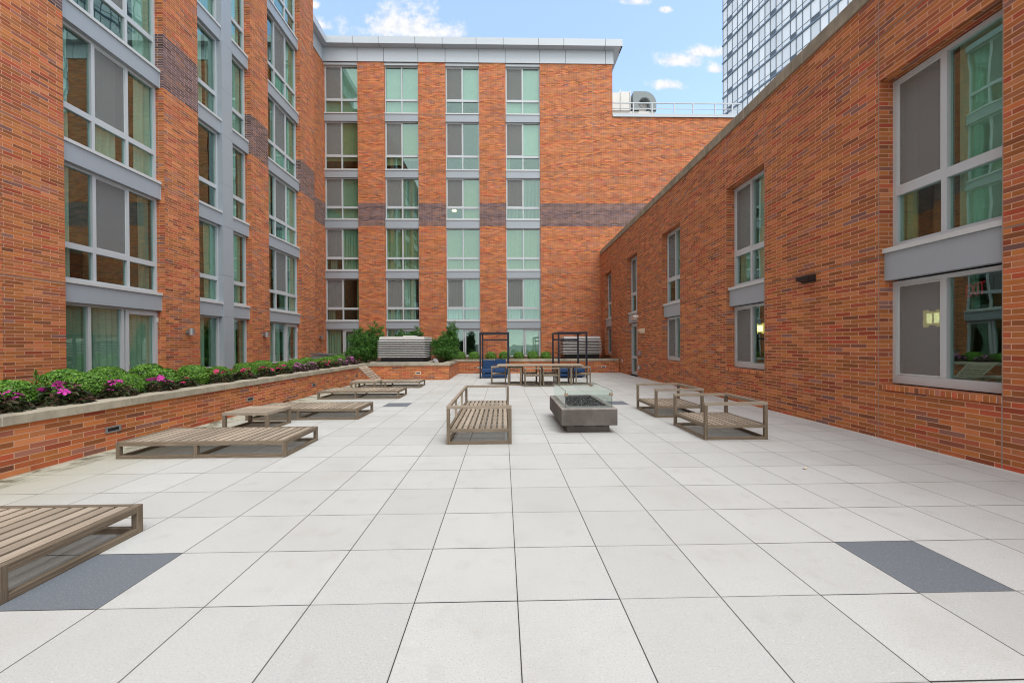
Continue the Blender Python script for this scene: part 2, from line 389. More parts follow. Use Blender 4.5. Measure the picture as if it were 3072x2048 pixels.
def emit(name, c, s):
    mt, t, p, o = mat(name); t.nt.nodes.remove(p)
    e = t.n('ShaderNodeEmission'); e.inputs[0].default_value = col4(c); e.inputs[1].default_value = s; t.link(e.outputs[0], o.inputs[0]); return mt
M['lamp_glow'] = emit('lamp_glow', (1.0,.78,.36), 1.5)
M['lamp_shade'] = emit('lamp_shade', (1.0,.64,.17), .42)
M['exit_glow'] = emit('exit_glow', (1.0,.05,.09), .06)

# ------------------------------------------------------------------ mesh helpers
class MB:
    def __init__(s): s.v = []; s.f = []; s.uv = []
    def quad(s, pts, uvs=None):
        i = len(s.v); s.v += [tuple(p) for p in pts]; s.f.append(tuple(range(i, i+len(pts))))
        if uvs is None:
            a = Vector(pts[1])-Vector(pts[0]); b = Vector(pts[2])-Vector(pts[0]); n = a.cross(b)
            k = max(range(3), key=lambda q: abs(n[q]))
            uvs = [((p[1],p[2]) if k == 0 else (p[0],p[2]) if k == 1 else (p[0],p[1])) for p in pts]
        s.uv += list(uvs)
    def box(s, x0, x1, y0, y1, z0, z1, grain=False, skip=''):
        if x0 > x1: x0, x1 = x1, x0
        if y0 > y1: y0, y1 = y1, y0
        if z0 > z1: z0, z1 = z1, z0
        c = [(x0,y0,z0),(x1,y0,z0),(x1,y1,z0),(x0,y1,z0),(x0,y0,z1),(x1,y0,z1),(x1,y1,z1),(x0,y1,z1)]
        F = {'b':(3,2,1,0),'t':(4,5,6,7),'f':(0,1,5,4),'k':(2,3,7,6),'l':(3,0,4,7),'r':(1,2,6,5)}
        base = len(s.v); s.v += c
        dims = (x1-x0, y1-y0, z1-z0); L = max(range(3), key=lambda q: dims[q]); ro = (random.uniform(0,50), random.uniform(0,50))
        for key, idx in F.items():
            if key in skip: continue
            s.f.append(tuple(base+q for q in idx))
            ax = {'b':2,'t':2,'f':1,'k':1,'l':0,'r':0}[key]
            rem = [q for q in range(3) if q != ax]
            if grain:
                if L in rem: ua = L; va = [q for q in rem if q != L][0]
                else: ua, va = rem
                s.uv += [(c[q][ua]+ro[0], c[q][va]+ro[1]) for q in idx]
            else: s.uv += [(c[q][rem[0]], c[q][rem[1]]) for q in idx]
        return s
    def xf(s, M4, i0):
        for i in range(i0, len(s.v)): s.v[i] = tuple(M4 @ Vector(s.v[i]))
    def tube(s, p0, p1, r0, r1, n=8, cap=True):
        p0, p1 = Vector(p0), Vector(p1); d = (p1-p0).normalized()
        a = d.orthogonal().normalized(); b = d.cross(a); i = len(s.v)
        for p, r in ((p0, r0), (p1, r1)):
            for k in range(n):
                t = 2*math.pi*k/n; s.v.append(tuple(p+a*math.cos(t)*r+b*math.sin(t)*r))
        for k in range(n):
            k2 = (k+1) % n; s.f.append((i+k, i+k2, i+n+k2, i+n+k)); s.uv += [(k/n,0),((k+1)/n,0),((k+1)/n,1),(k/n,1)]
        if cap:
            s.f.append(tuple(i+k for k in reversed(range(n)))); s.uv += [(0,0)]*n
            s.f.append(tuple(i+n+k for k in range(n))); s.uv += [(0,0)]*n
        return s
    def build(s, name, material, parent=None, bevel=0, smooth=False):
        me = bpy.data.meshes.new(name); me.from_pydata(s.v, [], s.f)
        ul = me.uv_layers.new(name='UVMap'); ul.data.foreach_set('uv', np.array(s.uv, dtype=np.float32).ravel())
        me.materials.append(M[material] if isinstance(material, str) else material)
        if smooth: me.polygons.foreach_set('use_smooth', [True]*len(me.polygons))
        me.update()
        o = bpy.data.objects.new(name, me); COL.objects.link(o)
        if parent: o.parent = parent
        if bevel:
            md = o.modifiers.new('bevel', 'BEVEL'); md.width = bevel; md.segments = 2; md.limit_method = 'ANGLE'; md.harden_normals = False
        return o
def thing(name, label, cat, loc=(0,0,0), rz=0, group=None):
    o = bpy.data.objects.new(name, None); COL.objects.link(o); o.empty_display_size = .2
    o.location = loc; o.rotation_euler = (0,0,rz); o['label'] = label; o['category'] = cat
    if group: o['group'] = group
    return o
def tag(o, label, cat, group=None):
    o['label'] = label; o['category'] = cat
    if group: o['group'] = group
    return o
def kids(o): return [c for c in bpy.data.objects if c.parent == o]
def dup(root, loc, rz, label, group=None):
    ch = kids(root)
    r = root.copy(); COL.objects.link(r); r.location = loc; r.rotation_euler = (0,0,rz); r['label'] = label
    if group: r['group'] = group
    for c in ch:
        d = c.copy(); COL.objects.link(d); d.parent = r
        for g in kids(c):
            e = g.copy(); COL.objects.link(e); e.parent = d
    return r

# ------------------------------------------------------------------ ground and paving
g = MB(); g.quad([(-400,-400,-.6),(400,-400,-.6),(400,400,-.6),(-400,400,-.6)]); o = g.build('ground', 'ground'); o['kind'] = 'structure'
g = MB(); g.box(-5.9, 6.4, -8, 20.35, -.3, 0); o = g.build('paving', 'paving'); o['kind'] = 'structure'
PX, PY, PYB, PXB = -5.75, 16.7, 20.2, -2.3      # planter faces
g = MB()
g.box(-9.35, PX-.1, -8, 24.3, -.3, .655); g.box(PX-.1, PXB-.1, PY+.1, 24.3, -.3, .655); g.box(PXB-.1, 6.4, PYB+.1, 24.3, -.3, .655)
g.box(-10.9, -9.35, 20.0, 24.3, -.3, .655)
o = g.build('planting_soil', 'soil'); o['kind'] = 'structure'

# ------------------------------------------------------------------ walls with openings
def wall_mesh(mb, regions, openings, depth):
    """front faces at o=0 in local (u, o, z); regions and openings are (u0,u1,z0,z1)"""
    us = sorted({q for r in regions+openings for q in r[:2]}); zs = sorted({q for r in regions+openings for q in r[2:]})
    ins = lambda r, u, z: r[0] < u < r[1] and r[2] < z < r[3]
    for a, b in zip(us, us[1:]):
        for c, d in zip(zs, zs[1:]):
            u, z = (a+b)/2, (c+d)/2
            if any(ins(r,u,z) for r in regions) and not any(ins(r,u,z) for r in openings):
                mb.quad([(b,0,c),(a,0,c),(a,0,d),(b,0,d)])
    for (a,b,c,d) in openings:
        mb.quad([(a,0,c),(a,-depth,c),(a,-depth,d),(a,0,d)]); mb.quad([(b,-depth,c),(b,0,c),(b,0,d),(b,-depth,d)])
        mb.quad([(a,0,d),(a,-depth,d),(b,-depth,d),(b,0,d)]); mb.quad([(b,0,c),(b,-depth,c),(a,-depth,c),(a,0,c)])
def shell(mb, u0, u1, z0, z1, D):
    mb.quad([(u0,0,z0),(u0,-D,z0),(u0,-D,z1),(u0,0,z1)]); mb.quad([(u1,-D,z0),(u1,0,z0),(u1,0,z1),(u1,-D,z1)])
    mb.quad([(u0,-D,z0),(u1,-D,z0),(u1,-D,z1),(u0,-D,z1)])
def room(parent, u0, u1, z0, z1, d0=-.32, d1=-1.9):
    mb = MB()
    mb.quad([(u0,d1,z0),(u1,d1,z0),(u1,d1,z1),(u0,d1,z1)]); mb.quad([(u0,d0,z0),(u0,d1,z0),(u0,d1,z1),(u0,d0,z1)])
    mb.quad([(u1,d0,z0),(u1,d1,z0),(u1,d1,z1),(u1,d0,z1)]); mb.quad([(u0,d0,z0),(u1,d0,z0),(u1,d1,z0),(u0,d1,z0)])
    mb.quad([(u0,d0,z1),(u1,d0,z1),(u1,d1,z1),(u0,d1,z1)])
    return mb

FD = .06    # frame bar width
def wavy(mb, u0, u1, z0, z1, o, amp, wl, seed, n=46, flare=0.0, tie=0.0):
    """a hanging curtain with folds; flare narrows it at the top"""
    rnd = random.Random(seed); ph = rnd.uniform(0, 6)
    rows = 5; P = []
    for r in range(rows+1):
        f = r/rows; z = z0+(z1-z0)*f
        line = []
        for k in range(n+1):
            t = k/n; w = 1-tie*math.sin(math.pi*min(1, f*1.2))
            u = u0+(u1-u0)*t*w
            off = amp*math.sin(2*math.pi*(u0+(u1-u0)*t)/wl+ph+.5*math.sin(t*9+f*1.5))+amp*.5*math.sin(2*math.pi*t*abs(u1-u0)/wl*.43+ph*2)
            line.append((u, o+off*(1-.35*f), z))
        P.append(line)
    base = len(mb.v)
    for l in P: mb.v += l
    for r in range(rows):
        for k in range(n):
            a = base+r*(n+1)+k; mb.f.append((a, a+1, a+n+2, a+n+1)); mb.uv += [(0,0),(1,0),(1,1),(0,1)]

def window(root, uL, uR, z0, z1, o, cols=(.5,), transom=.29, screen=None, cover=None, seed=0, low_bar=.06, name='window'):
    """uL..uR runs left to right as seen from outside; o is the frame's outer plane (negative = recessed)"""
    T = lambda t: uL+(uR-uL)*t
    sg = -1 if uR < uL else 1
    w = abs(uR-uL); h = z1-z0
    f = MB()
    f.box(uL, uL+sg*FD, o-.09, o, z0, z1); f.box(uR-sg*FD, uR, o-.09, o, z0, z1)
    f.box(uL+sg*FD, uR-sg*FD, o-.09, o-.002, z1-FD, z1); f.box(uL+sg*FD, uR-sg*FD, o-.09, o-.002, z0, z0+low_bar)
    xs = [0]+list(cols)+[1]
    for c in cols: f.box(T(c)-.035, T(c)+.035, o-.09, o-.004, z0+low_bar, z1-FD)
    zt = None
    if transom:
        zt = z0+h*transom
        edges = [uL+sg*FD]+[q for c in cols for q in (T(c)-sg*.035, T(c)+sg*.035)]+[uR-sg*FD]
        for a, b in zip(edges[::2], edges[1::2]): f.box(a, b, o-.09, o-.006, zt-.065, zt+.065)
    win = f.build(name, 'frame', root)
    p = MB(); p.box(min(uL,uR)+.03, max(uL,uR)-.03, o-.062, o-.056, z0+.03, z1-.03); p.build('pane', 'glass', win)
    if screen is not None:
        s = MB(); g2 = MB()
        zb = zt+.065 if zt else z0+low_bar
        for k in ([screen] if isinstance(screen, int) else screen):
            a = T(xs[k])+sg*(FD if k == 0 else .035); b = T(xs[k+1])-sg*(.035 if k+2 < len(xs) else FD)
            s.box(a+sg*.026, b-sg*.026, o-.030, o-.027, zb+.026, z1-FD-.026)
            g2.box(a+sg*.004, a+sg*.026, o-.036, o-.02, zb+.004, z1-FD-.004); g2.box(b-sg*.026, b-sg*.004, o-.036, o-.02, zb+.004, z1-FD-.004)
            g2.box(a+sg*.026, b-sg*.026, o-.036, o-.02, zb+.004, zb+.026); g2.box(a+sg*.026, b-sg*.026, o-.036, o-.02, z1-FD-.026, z1-FD-.004)
        s.build('insect_screen', 'screen', win); g2.build('screen_frame', 'cap', win)
    if cover: make_cover(win, cover, uL, uR, z0, z1, o-.15, seed)
    return win
def make_cover(win, cover, uL, uR, z0, z1, o, seed):
    T = lambda t: uL+(uR-uL)*t
    rnd = random.Random(seed*13+5)
    for part in cover:
        kind, a, b, zb, mt = part      # a..b fractions across, zb = fraction of height where it ends below
        c = MB(); za = z0+(z1-z0)*zb+.01; zt = z1-.02
        if kind == 'shade':
            c.box(T(a+.01), T(b-.01), o-.012, o-.008, za, zt); c.box(T(a+.01), T(b-.01), o-.022, o, za-.02, za); c.build('roller_shade', mt, win)
        elif kind == 'vblind':
            u = T(a); n = max(3, int(abs(T(b)-T(a))/.085)); i0 = 0
            for k in range(n):
                cu = T(a)+(T(b)-T(a))*(k+.5)/n; i0 = len(c.v)
                c.box(-.046, .046, -.002, .002, za, zt)
                ang = R(rnd.uniform(20,30)) if mt == 'curt_beige' else R(rnd.uniform(48,60))
                c.xf(Matrix.Translation((cu, o, 0)) @ Matrix.Rotation(ang, 4, 'Z'), i0)
            c.build('vertical_blind', mt, win)
        elif kind == 'curtain':
            wavy(c, T(a), T(b), za, zt, o, .035, .16, seed*3+int(a*10), n=int(14+abs(T(b)-T(a))*40)); c.build('curtain', mt, win, smooth=True)
        elif kind == 'tied':
            wavy(c, T(a), T(b), za, zt, o, .03, .12, seed*3+int(a*10), n=30, tie=.55); c.build('curtain', mt, win, smooth=True)
def spandrel(root, u0, u1, z0, z1, o, over=.0):
    u0, u1 = min(u0,u1), max(u0,u1)
    m1 = MB(); m1.box(u0-over, u1+over, o-.12, o, z0, z1-.09); p = m1.build('spandrel_panel', 'panel', root)
    m2 = MB(); m2.box(u0-over-.0, u1+over+.0, o-.12, o+.035, z1-.085, z1-.012); m2.build('sill_cap', 'cap', p)
    m3 = MB(); m3.box(u0-over-.012, u0-over-.002, o-.10, o+.006, z0-.004, z1-.09); m3.box(u1+over+.002, u1+over+.012, o-.10, o+.006, z0-.004, z1-.09); m3.build('edge_trim', 'cap', p)
    return p
def door_leaf(win, ua, ub, z0, z1, o, handle_at=None, mid=None):
    """stile-and-rail door leaf standing in a frame, glass comes from the frame's pane"""
    u0, u1 = min(ua,ub), max(ua,ub); d = MB(); st = .085
    d.box(u0, u0+st, o-.075, o+.012, z0, z1); d.box(u1-st, u1, o-.075, o+.012, z0, z1)
    d.box(u0+st, u1-st, o-.075, o+.010, z1-.10, z1); d.box(u0+st, u1-st, o-.075, o+.010, z0, z0+.14)
    if mid: d.box(u0+st, u1-st, o-.075, o+.008, mid-.06, mid+.06)
    dl = d.build('door', 'frame', win)
    if handle_at is not None:
        h = MB(); uu = handle_at; h.box(uu-.018, uu+.018, o+.012, o+.022, .80, 1.02); h.box(uu-.10, uu+.012, o+.035, o+.05, .92, .945); h.box(uu-.01, uu+.012, o+.022, o+.04, .92, .945)
        h.build('handle', 'steel', dl)
    return dl

# ---- left wing: face X=-9.4, local u=-Y, o=+X
XL = -9.4
left = thing('apartment_wing', 'six storey brick wing with three wide bays of windows along the left planter', 'building', (XL,0,0), -math.pi/2)
# panel bottoms (window heads) and window sills per storey
HEADS = [2.49, 5.57, 8.66, 11.80, 15.22]; PANH = .50; LTOP = 18.80
SILLS = [z+PANH for z in HEADS]
bays = [(-5.05,-7.59),(-8.66,-11.16),(-12.40,-14.95),(-16.04,-18.59)]
ops = [(b,a,.70,LTOP-.25) for a,b in bays]
mb = MB(); wall_mesh(mb, [(-19.90,8,-.3,LTOP)], ops, .30); shell(mb, -19.90, 8, -.3, LTOP, 7); mb.build('wall', 'brick_left', left)
r = MB(); r.box(-19.98, 8, -7, .06, LTOP, LTOP+.07); r.build('roof', 'cornice', left)
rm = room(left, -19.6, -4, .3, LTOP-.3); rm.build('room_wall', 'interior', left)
covL = {
 0:[('curtain',0,.36,0,'curt_green'),('curtain',.36,1,0,'curt_white')],
 1:[('curtain',0,.18,0,'curt_white'),('curtain',.82,.97,0,'curt_grey')],
 2:[('curtain',.0,.16,0,'curt_white'),('curtain',.36,.62,0,'curt_white'),('curtain',.8,1,0,'curt_white')],
 3:[('curtain',0,.12,0,'curt_white'),('curtain',.78,1,0,'curt_white'),('shade',.3,.66,.75,'curt_white')],
 4:[('curtain',0,.3,0,'curt_green'),('curtain',.7,1,0,'curt_white')],
 5:[('shade',0,1,.5,'curt_white')]}
covB = {0:[('curtain',0,.5,0,'curt_white'),('tied',.66,.9,0,'curt_white')],1:[('curtain',0,.2,0,'curt_grey'),('curtain',.85,1,0,'curt_white')],2:[('curtain',.0,.3,0,'curt_green'),('curtain',.66,1,0,'curt_white')],
        3:[('curtain',.3,.7,0,'curt_white'),('curtain',.8,1,0,'curt_green')],4:[('curtain',.35,.6,0,'curt_grey'),('curtain',.7,1,0,'curt_green')],5:[('shade',.3,1,.2,'curt_white')]}
WO = -.22
for bi, (a, b) in enumerate(bays):
    uL, uR = a, b
    spandrel(left, a, b, LTOP-.34, LTOP-.05, -.10)
    for lv in range(6):
        z0 = .75 if lv == 0 else SILLS[lv-1]; z1 = HEADS[lv] if lv < 5 else LTOP-.30
        if lv < 5: spandrel(left, a-.01, b+.01, HEADS[lv], SILLS[lv], -.10)
        cv = (covB if bi == 3 else covL)[lv]
        if bi in (0,1,3):
            if lv == 0:
                w = window(left, uL, uR, z0, z1, WO, cols=(.28,.60), transom=None, cover=cv, seed=bi*7+lv)
                door_leaf(w, uL+(uR-uL)*.625, uR+.03, z0+.01, z1-.05, WO+.002, handle_at=uL+(uR-uL)*.66)
                h = MB(); h.box(uR+.02, uR+.05, WO+.014, WO+.04, z1-.32, z1-.2); h.build('closer', 'white', w)
            else:
                window(left, uL, uR, z0, z1, WO, cols=(.333,.667), transom=.30, screen=1, cover=cv, seed=bi*7+lv)
        else:
            tL = -13.52; tR = -14.03    # pilaster between the two narrow lights
            cvs = [('curtain',.0,.55,0,'curt_white'),('curtain',.72,1,0,'curt_grey')] if lv in (0,3) else [('curtain',.55,1,0,'curt_green')] if lv in (1,4) else [('curtain',.0,.4,0,'curt_white')]
            window(left, uL, tL, z0, z1, WO, cols=(), transom=.30 if lv else None, cover=cvs, seed=lv+50)
            cvs = [('curtain',.0,.62,0,'curt_white'),('curtain',.8,1,0,'curt_grey')] if lv in (0,2) else [('curtain',.0,.85,0,'curt_green')] if lv in (1,) else [('curtain',.3,.9,0,'curt_white')]
            window(left, tR, uR, z0, z1, WO, cols=(), transom=.30 if lv else None, cover=cvs, seed=lv+60)
# full-height metal pilaster of the middle bay, in storey-high sheets
pil = MB()
zz = [.70,1.55]+[z for pr in zip(HEADS, SILLS) for z in pr]+[LTOP-.05]
zz = [.70,1.55,2.49,3.9,5.57,7.0,8.66,10.2,11.8,13.4,15.22,17.0,LTOP-.345]
for a, b in zip(zz, zz[1:]): pil.box(-13.52-.003, -14.03+.003, -.3, -.055, a+.003, b-.003)
pil.box(-13.54, -14.01, -.31, -.075, .70, LTOP-.36); pil.build('pilaster', 'panel', left)
pl = MB(); pl.box(-8.66, -5, 0, .05, .60, .74); pl.build('plinth', 'plinth', left)

# ---- back wing: face Y=24.4, local u=-X, o=-Y
YB = 24.4
back = thing('apartment_wing', 'six storey brick wing closing the far end under an overhanging metal cornice', 'building', (0,YB,0), math.pi)
BT = 18.86
bcols = [(-10.93,-8.87),(-7.23,-5.16),(-3.49,-1.41),(.23,2.36)]
XU = 6.89
ops = [(-b,-a,.66,BT) for a,b in bcols]
mb = MB()
wall_mesh(mb, [(-16,10.98,-.3,15.6),(-XU,10.98,15.6,BT)], ops, .28)
shell(mb, -16, 10.98, -.3, 15.6, 9)
mb.quad([(-XU,0,15.6),(-XU,-9,15.6),(-XU,-9,BT),(-XU,0,BT)]); mb.quad([(10.98,-9,15.6),(10.98,-9,BT),(-XU,-9,BT),(-XU,-9,15.6)])
# short return wall beside the left wing
mb.quad([(10.98,0,-.3),(10.98,4.5,-.3),(10.98,4.5,BT),(10.98,0,BT)])
mb.build('wall', 'brick_back', back)
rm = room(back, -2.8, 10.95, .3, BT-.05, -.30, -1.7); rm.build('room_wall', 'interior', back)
r = MB(); r.box(-XU+.02, 10.9, -8.9, .0, BT+.02, BT+.3); r.box(-16, -XU-.02, -8.9, -.02, 15.55, 15.62); r.build('roof', 'roof', back)
cor = MB()    # lower fascia, soffit and upper fascia, sheet by sheet
js = [10.9,8.85,7.25,5.15,3.48,1.41,-.22,-2.36,-3.95,-6.45,-6.97]
for a, b in zip(js, js[1:]): cor.box(a-.006, b+.006, -.3, .05, BT, 19.70)
cor.box(10.98, -6.95, -.3, .04, BT+.01, 19.70)
cor.box(-6.95, -6.99, -6, .05, BT, 19.70)
js2 = [10.58,9.0,7.45,5.25,3.6,1.55,-.1,-2.25,-3.8,-6.35,-7.42]
for a, b in zip(js2, js2[1:]): cor.box(a-.006, b+.006, -.2, .42, 19.70, 20.12)
cor.box(10.58, -7.41, -6, .412, 19.71, 20.11)
cor.box(-7.35, -7.42, -6, .41, 19.70, 20.12)
# the same cornice along the return wall
cor.box(10.98, 10.93, .05, 4.5, BT, 19.70); cor.box(10.98, 10.56, .42, 4.5, 19.70, 20.12); cor.box(10.98, 10.585, -.2, .418, 19.702, 20.118)
crn = cor.build('cornice', 'cornice', back)
sm = MB()
for x in js[1:-1]: sm.box(x-.014, x+.014, .05, .053, BT+.01, 19.69)
for x in js2[1:-1]: sm.box(x-.014, x+.014, .42, .423, 19.71, 20.11); sm.box(x-.014, x+.014, .06, .415, 19.697, 19.699)
sm.build('seams', 'dkgrey', crn)
cap = MB(); cap.box(-16, -XU-.005, -.5, .05, 15.60, 15.80); cap.box(-16, -XU-.005, -.5, .065, 15.60, 15.64); cap.build('parapet_coping', 'cornice', back)
BH = [2.48, 5.60, 8.70, 11.81, 15.27]; BS = [3.00, 6.12, 9.27, 12.33, 15.80]
S_, V_, C_ = 'shade', 'vblind', 'curtain'
cvB = {
 (0,5):[(S_,0,1,.02,'curt_green')],(1,5):[(S_,0,1,.02,'curt_white')],(2,5):[(S_,0,.5,.36,'curt_green'),(S_,.5,1,.30,'curt_white')],(3,5):[(S_,0,1,.02,'curt_white')],
 (0,4):[(S_,0,1,.2,'curt_beige')],(1,4):[(S_,0,.5,.12,'curt_beige'),(S_,.5,1,.22,'curt_beige')],(2,4):[(S_,.0,.5,.86,'curt_grey')],(3,4):[(S_,0,1,.34,'curt_white'),(C_,.0,.12,0,'curt_grey')],
 (0,3):[(S_,0,1,.02,'curt_green')],(1,3):[(V_,0,1,.02,'curt_white')],(2,3):[(V_,.5,1,.02,'curt_beige')],(3,3):[(V_,0,1,.02,'curt_grey')],
 (0,2):[(C_,.12,.3,0,'curt_grey'),(C_,.5,1,0,'curt_green')],(1,2):[(V_,0,1,.02,'curt_beige')],(2,2):[(V_,0,1,.02,'curt_beige')],(3,2):[(V_,0,1,.02,'curt_beige')],
 (0,1):[(C_,.05,.25,0,'curt_grey'),(C_,.9,1,0,'curt_beige')],(1,1):[(C_,0,.5,.03,'curt_white'),(C_,.52,.86,.03,'curt_white')],(2,1):[(C_,0,.48,.03,'curt_white'),(C_,.55,1,.03,'curt_green')],(3,1):[(C_,.05,.4,.03,'curt_white'),(C_,.5,1,.03,'curt_green')],
 (0,0):[(C_,0,.4,0,'curt_green'),(C_,.6,1,0,'curt_green')],(1,0):[(S_,0,1,.1,'curt_green')],(2,0):[],(3,0):[(S_,0,1,.02,'curt_white')]}
for ci, (a, b) in enumerate(bcols):
    uL, uR = -a, -b
    for lv in range(6):
        z0 = .70 if lv == 0 else BS[lv-1]; z1 = BH[lv] if lv < 5 else 18.70
        if lv < 5: spandrel(back, uL+.0, uR, BH[lv], BS[lv], -.06)
        cv = cvB[(ci, lv)]
        if lv == 0:
            w = window(back, uL, uR, z0, z1, -.16, cols=(.5,), transom=None, cover=cv, seed=ci*9)
            door_leaf(w, uL+(uR-uL)*.53, uR+.04, z0+.01, z1-.06, -.155, handle_at=uL+(uR-uL)*.565)
        else:
            scr = None if (lv == 2 and ci) or (ci, lv) == (1,5) else 0
            window(back, uL, uR, z0, z1, -.16, cols=(.5,), transom=.285, screen=scr, cover=cv, seed=ci*9+lv)
    h = MB(); h.box(uL, uR, -.25, -.035, 18.70, BT-.004); h.build('window_head', 'frame', back)
gl = MB(); gl.box(-.21, -.02, -.95, -.80, 9.66, 9.80); 
lm = MB(); lm.tube((3.05,-.55,9.92),(3.05,-.55,10.0),.16,.12,14); lm.build('ceiling_lamp', 'lamp_glow', back)

# ---- right wing: face X = 5.8627 + .0093 Y, local u=Y, o=-X
right = thing('brick_wing', 'two storey brick wing with stone coping and five window bays on the right', 'building', (5.8627,0,0), math.pi/2-.0093)
RT = 7.0
rb = [(1.74,.22,'w'),(6.04,4.515,'w'),(10.33,8.80,'w'),(14.69,13.14,'w'),(18.97,17.49,'d'),(23.30,21.83,'w')]
ops = [(b,a,(.0 if k == 'd' else .86),5.60) for a,b,k in rb]
mb = MB(); wall_mesh(mb, [(-8,24.35,-.3,RT)], ops, .30); shell(mb, -8, 24.35, -.3, RT, 8); mb.build('wall', 'brick_right', right)
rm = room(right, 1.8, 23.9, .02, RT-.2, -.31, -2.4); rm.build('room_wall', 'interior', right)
r = MB(); r.box(-8, 24.3, -8, -.3, RT-.05, RT); r.build('roof', 'roof', right)
cp = MB(); cp.box(-8, 24.34, -.36, .04, RT, RT+.25); cp.build('coping', 'coping_roof', right, bevel=.012)
for i, (a, b, k) in enumerate(rb):
    cvu = [[('curtain',0,.2,0,'curt_white'),('curtain',.86,1,0,'curt_white')],[('curtain',.0,.16,0,'curt_beige'),('shade',.5,1,.0,'curt_green')],[('curtain',.0,.40,0,'curt_green'),('curtain',.55,1,0,'curt_white')],[('curtain',.6,1,0,'curt_green')],[],[]][i]
    window(right, a, b, 3.0, 5.58, -.21, cols=(.47,), transom=.33, screen=0, cover=cvu, seed=90+i)
    sp = spandrel(right, a+.04, b, 2.48, 2.99, -.075)
    if k == 'w':
        window(right, a, b, .88, 2.46, -.21, cols=(.47,), transom=None, screen=0, low_bar=.13, seed=100+i)
        s = MB(); s.box(a+.005, b-.0, -.20, .03, .785, .862); s.build('sill', 'brick_sill', right)
    else:
        w = window(right, a, b, .015, 2.46, -.21, cols=(.62,), transom=None, seed=111, low_bar=.05)
        door_leaf(w, a-.06, a+(b-a)*.60, .03, 2.40, -.205, handle_at=a+(b-a)*.56, mid=.85)

# ---- tower beyond
tw = thing('tower_block', 'tall pale glass tower rising behind the right wing', 'building', (40.33,70.9,0), math.atan2(-1,.185))
# local x runs toward the viewer along the facade, local y = outward normal (towards the court)
fl = 3.16
z0t = 45.95 - fl*11
bw = [0,1.06,1.18,1.2,1.14,1.05,1.06,1.3,1.15,1.0,1.05,1.05,1.4,.95,1.0,1.25,1.35,1.2,1.2,1.25,.95,.8,.8,.85,1.2]
us = np.cumsum(bw); UE = us[-1]
sgn = -1   # outward is local -y or +y, resolved below
ax = Vector((.185,-1)).normalized(); nrm = Vector((-ax.y, ax.x)); toc = Vector((-40,-70))
sgn = 1 if nrm.dot(toc) > 0 else -1
def TY(a, b): return (a, b) if sgn > 0 else (-b, -a)
core = MB(); core.box(0, 60, *TY(-20, -.15), -.5, z0t+fl*20); core.build('wall', 'tower_wall', tw)
endw = MB(); endw.box(UE+.02, 60, *TY(-.15, .12), -.5, z0t+fl*20)
for k in range(20): endw.box(UE+.02, 60, *TY(.12, .15), z0t+fl*k, z0t+fl*k+.05)
endw.build('end_wall', 'tower_wall', tw)
grid = MB()
for k in range(20):
    z = z0t+fl*k
    grid.box(-.12, UE, *TY(-.14, .16), z-.12, z+.12); grid.box(0, UE, *TY(-.14, .035), z+.85, z+.91)
for u in us: grid.box(u-.04, u+.04, *TY(-.14, .06), z0t, z0t+fl*20)
grid.build('mullion_grid', 'tower_metal', tw)
vents = {1,5,9,12,15,20}
far = MB(); nwin = 0
order = sorted([(k, i) for k in range(20) for i in range(len(us)-1)], key=lambda q: (abs(q[0]-11.5), -q[1]))
big = set(order[:98])
vm = MB()
for k, i in sorted(order):
    a, b = us[i]+.045, us[i+1]-.045; z = z0t+fl*k
    pb = MB() if (k, i) in big else far
    pb.box(a, b, *TY(-.13, -.02), z+.915, z+fl-.125)
    pb.box(a, b, *TY(-.13, -.02), z+.125, z+.845)
    if (k, i) in big: wn = pb.build('window', 'sky_white_pane', tw)
    if i in vents:
        if (k, i) in big: v_ = MB(); v_.box(a+.05, b-.05, *TY(-.02, .02), z+.2, z+.80); v_.build('vent_grille', 'dkgrey', wn)
        else: vm.box(a+.05, b-.05, *TY(-.02, .02), z+.2, z+.80)
fo = far.build('window', 'sky_white_pane', tw); fo['kind'] = 'stuff'
fo = vm.build('vent_grille', 'dkgrey', tw); fo['kind'] = 'stuff'

# ---- roof plant and railing behind the parapet
rl = thing('railing', 'silver two rail guard along the low brick parapet beneath the tower', 'railing', (0,24.75,0))
rb_ = MB(); rb_.box(6.9, 15.2, -.03, .03, 16.67, 16.73); rb_.box(6.9, 15.2, -.02, .02, 16.33, 16.37); rb_.build('rail', 'frame', rl)
for x in (8.32,9.51,10.94,12.14,13.56,14.67):
    p = MB(); p.box(x-.035, x+.035, -.03, .03, 15.62, 16.67); p.build('post', 'frame', rl)
hv = thing('rooftop_unit', 'white rooftop air handler with dark half ring duct above the parapet', 'rooftop unit', (0,30,0))
b = MB(); b.box(7.2, 11.8, .1, 2.6, 15.62, 19.35); b.build('housing', 'white', hv)
d = MB(); d.box(7.6, 9.05, 0, 1.8, 19.35, 20.70); d.box(9.08, 9.12, -.05, 1.85, 19.35, 20.95); d.box(9.14, 9.8, 0, 1.8, 19.35, 20.78); d.box(9.82, 9.86, -.05, 1.85, 19.35, 20.9); d.build('duct', 'white', hv)
e = MB(); n = 28; pts = []
cx, cz, ro, ri = 10.95, 19.90, .92, .42
prof = [(10.08, 19.6), (10.08, 20.82), (10.95, 20.82)]
for k in range(n+1):
    t = math.pi/2 - math.pi/2*k/n; prof.append((cx+ro*math.cos(t), cz+ro*math.sin(t)))
prof.append((cx+ro, 19.6))
hole = [(cx+ri*math.cos(math.pi*k/n), cz+ri*math.sin(math.pi*k/n)) for k in range(n+1)]
outer = [(10.08,19.36),(10.08,20.82)]+prof[2:]
outer[-1] = (cx+ro, 19.36); hole = [(cx+ri, 19.36)]+hole+[(cx-ri, 19.36)]
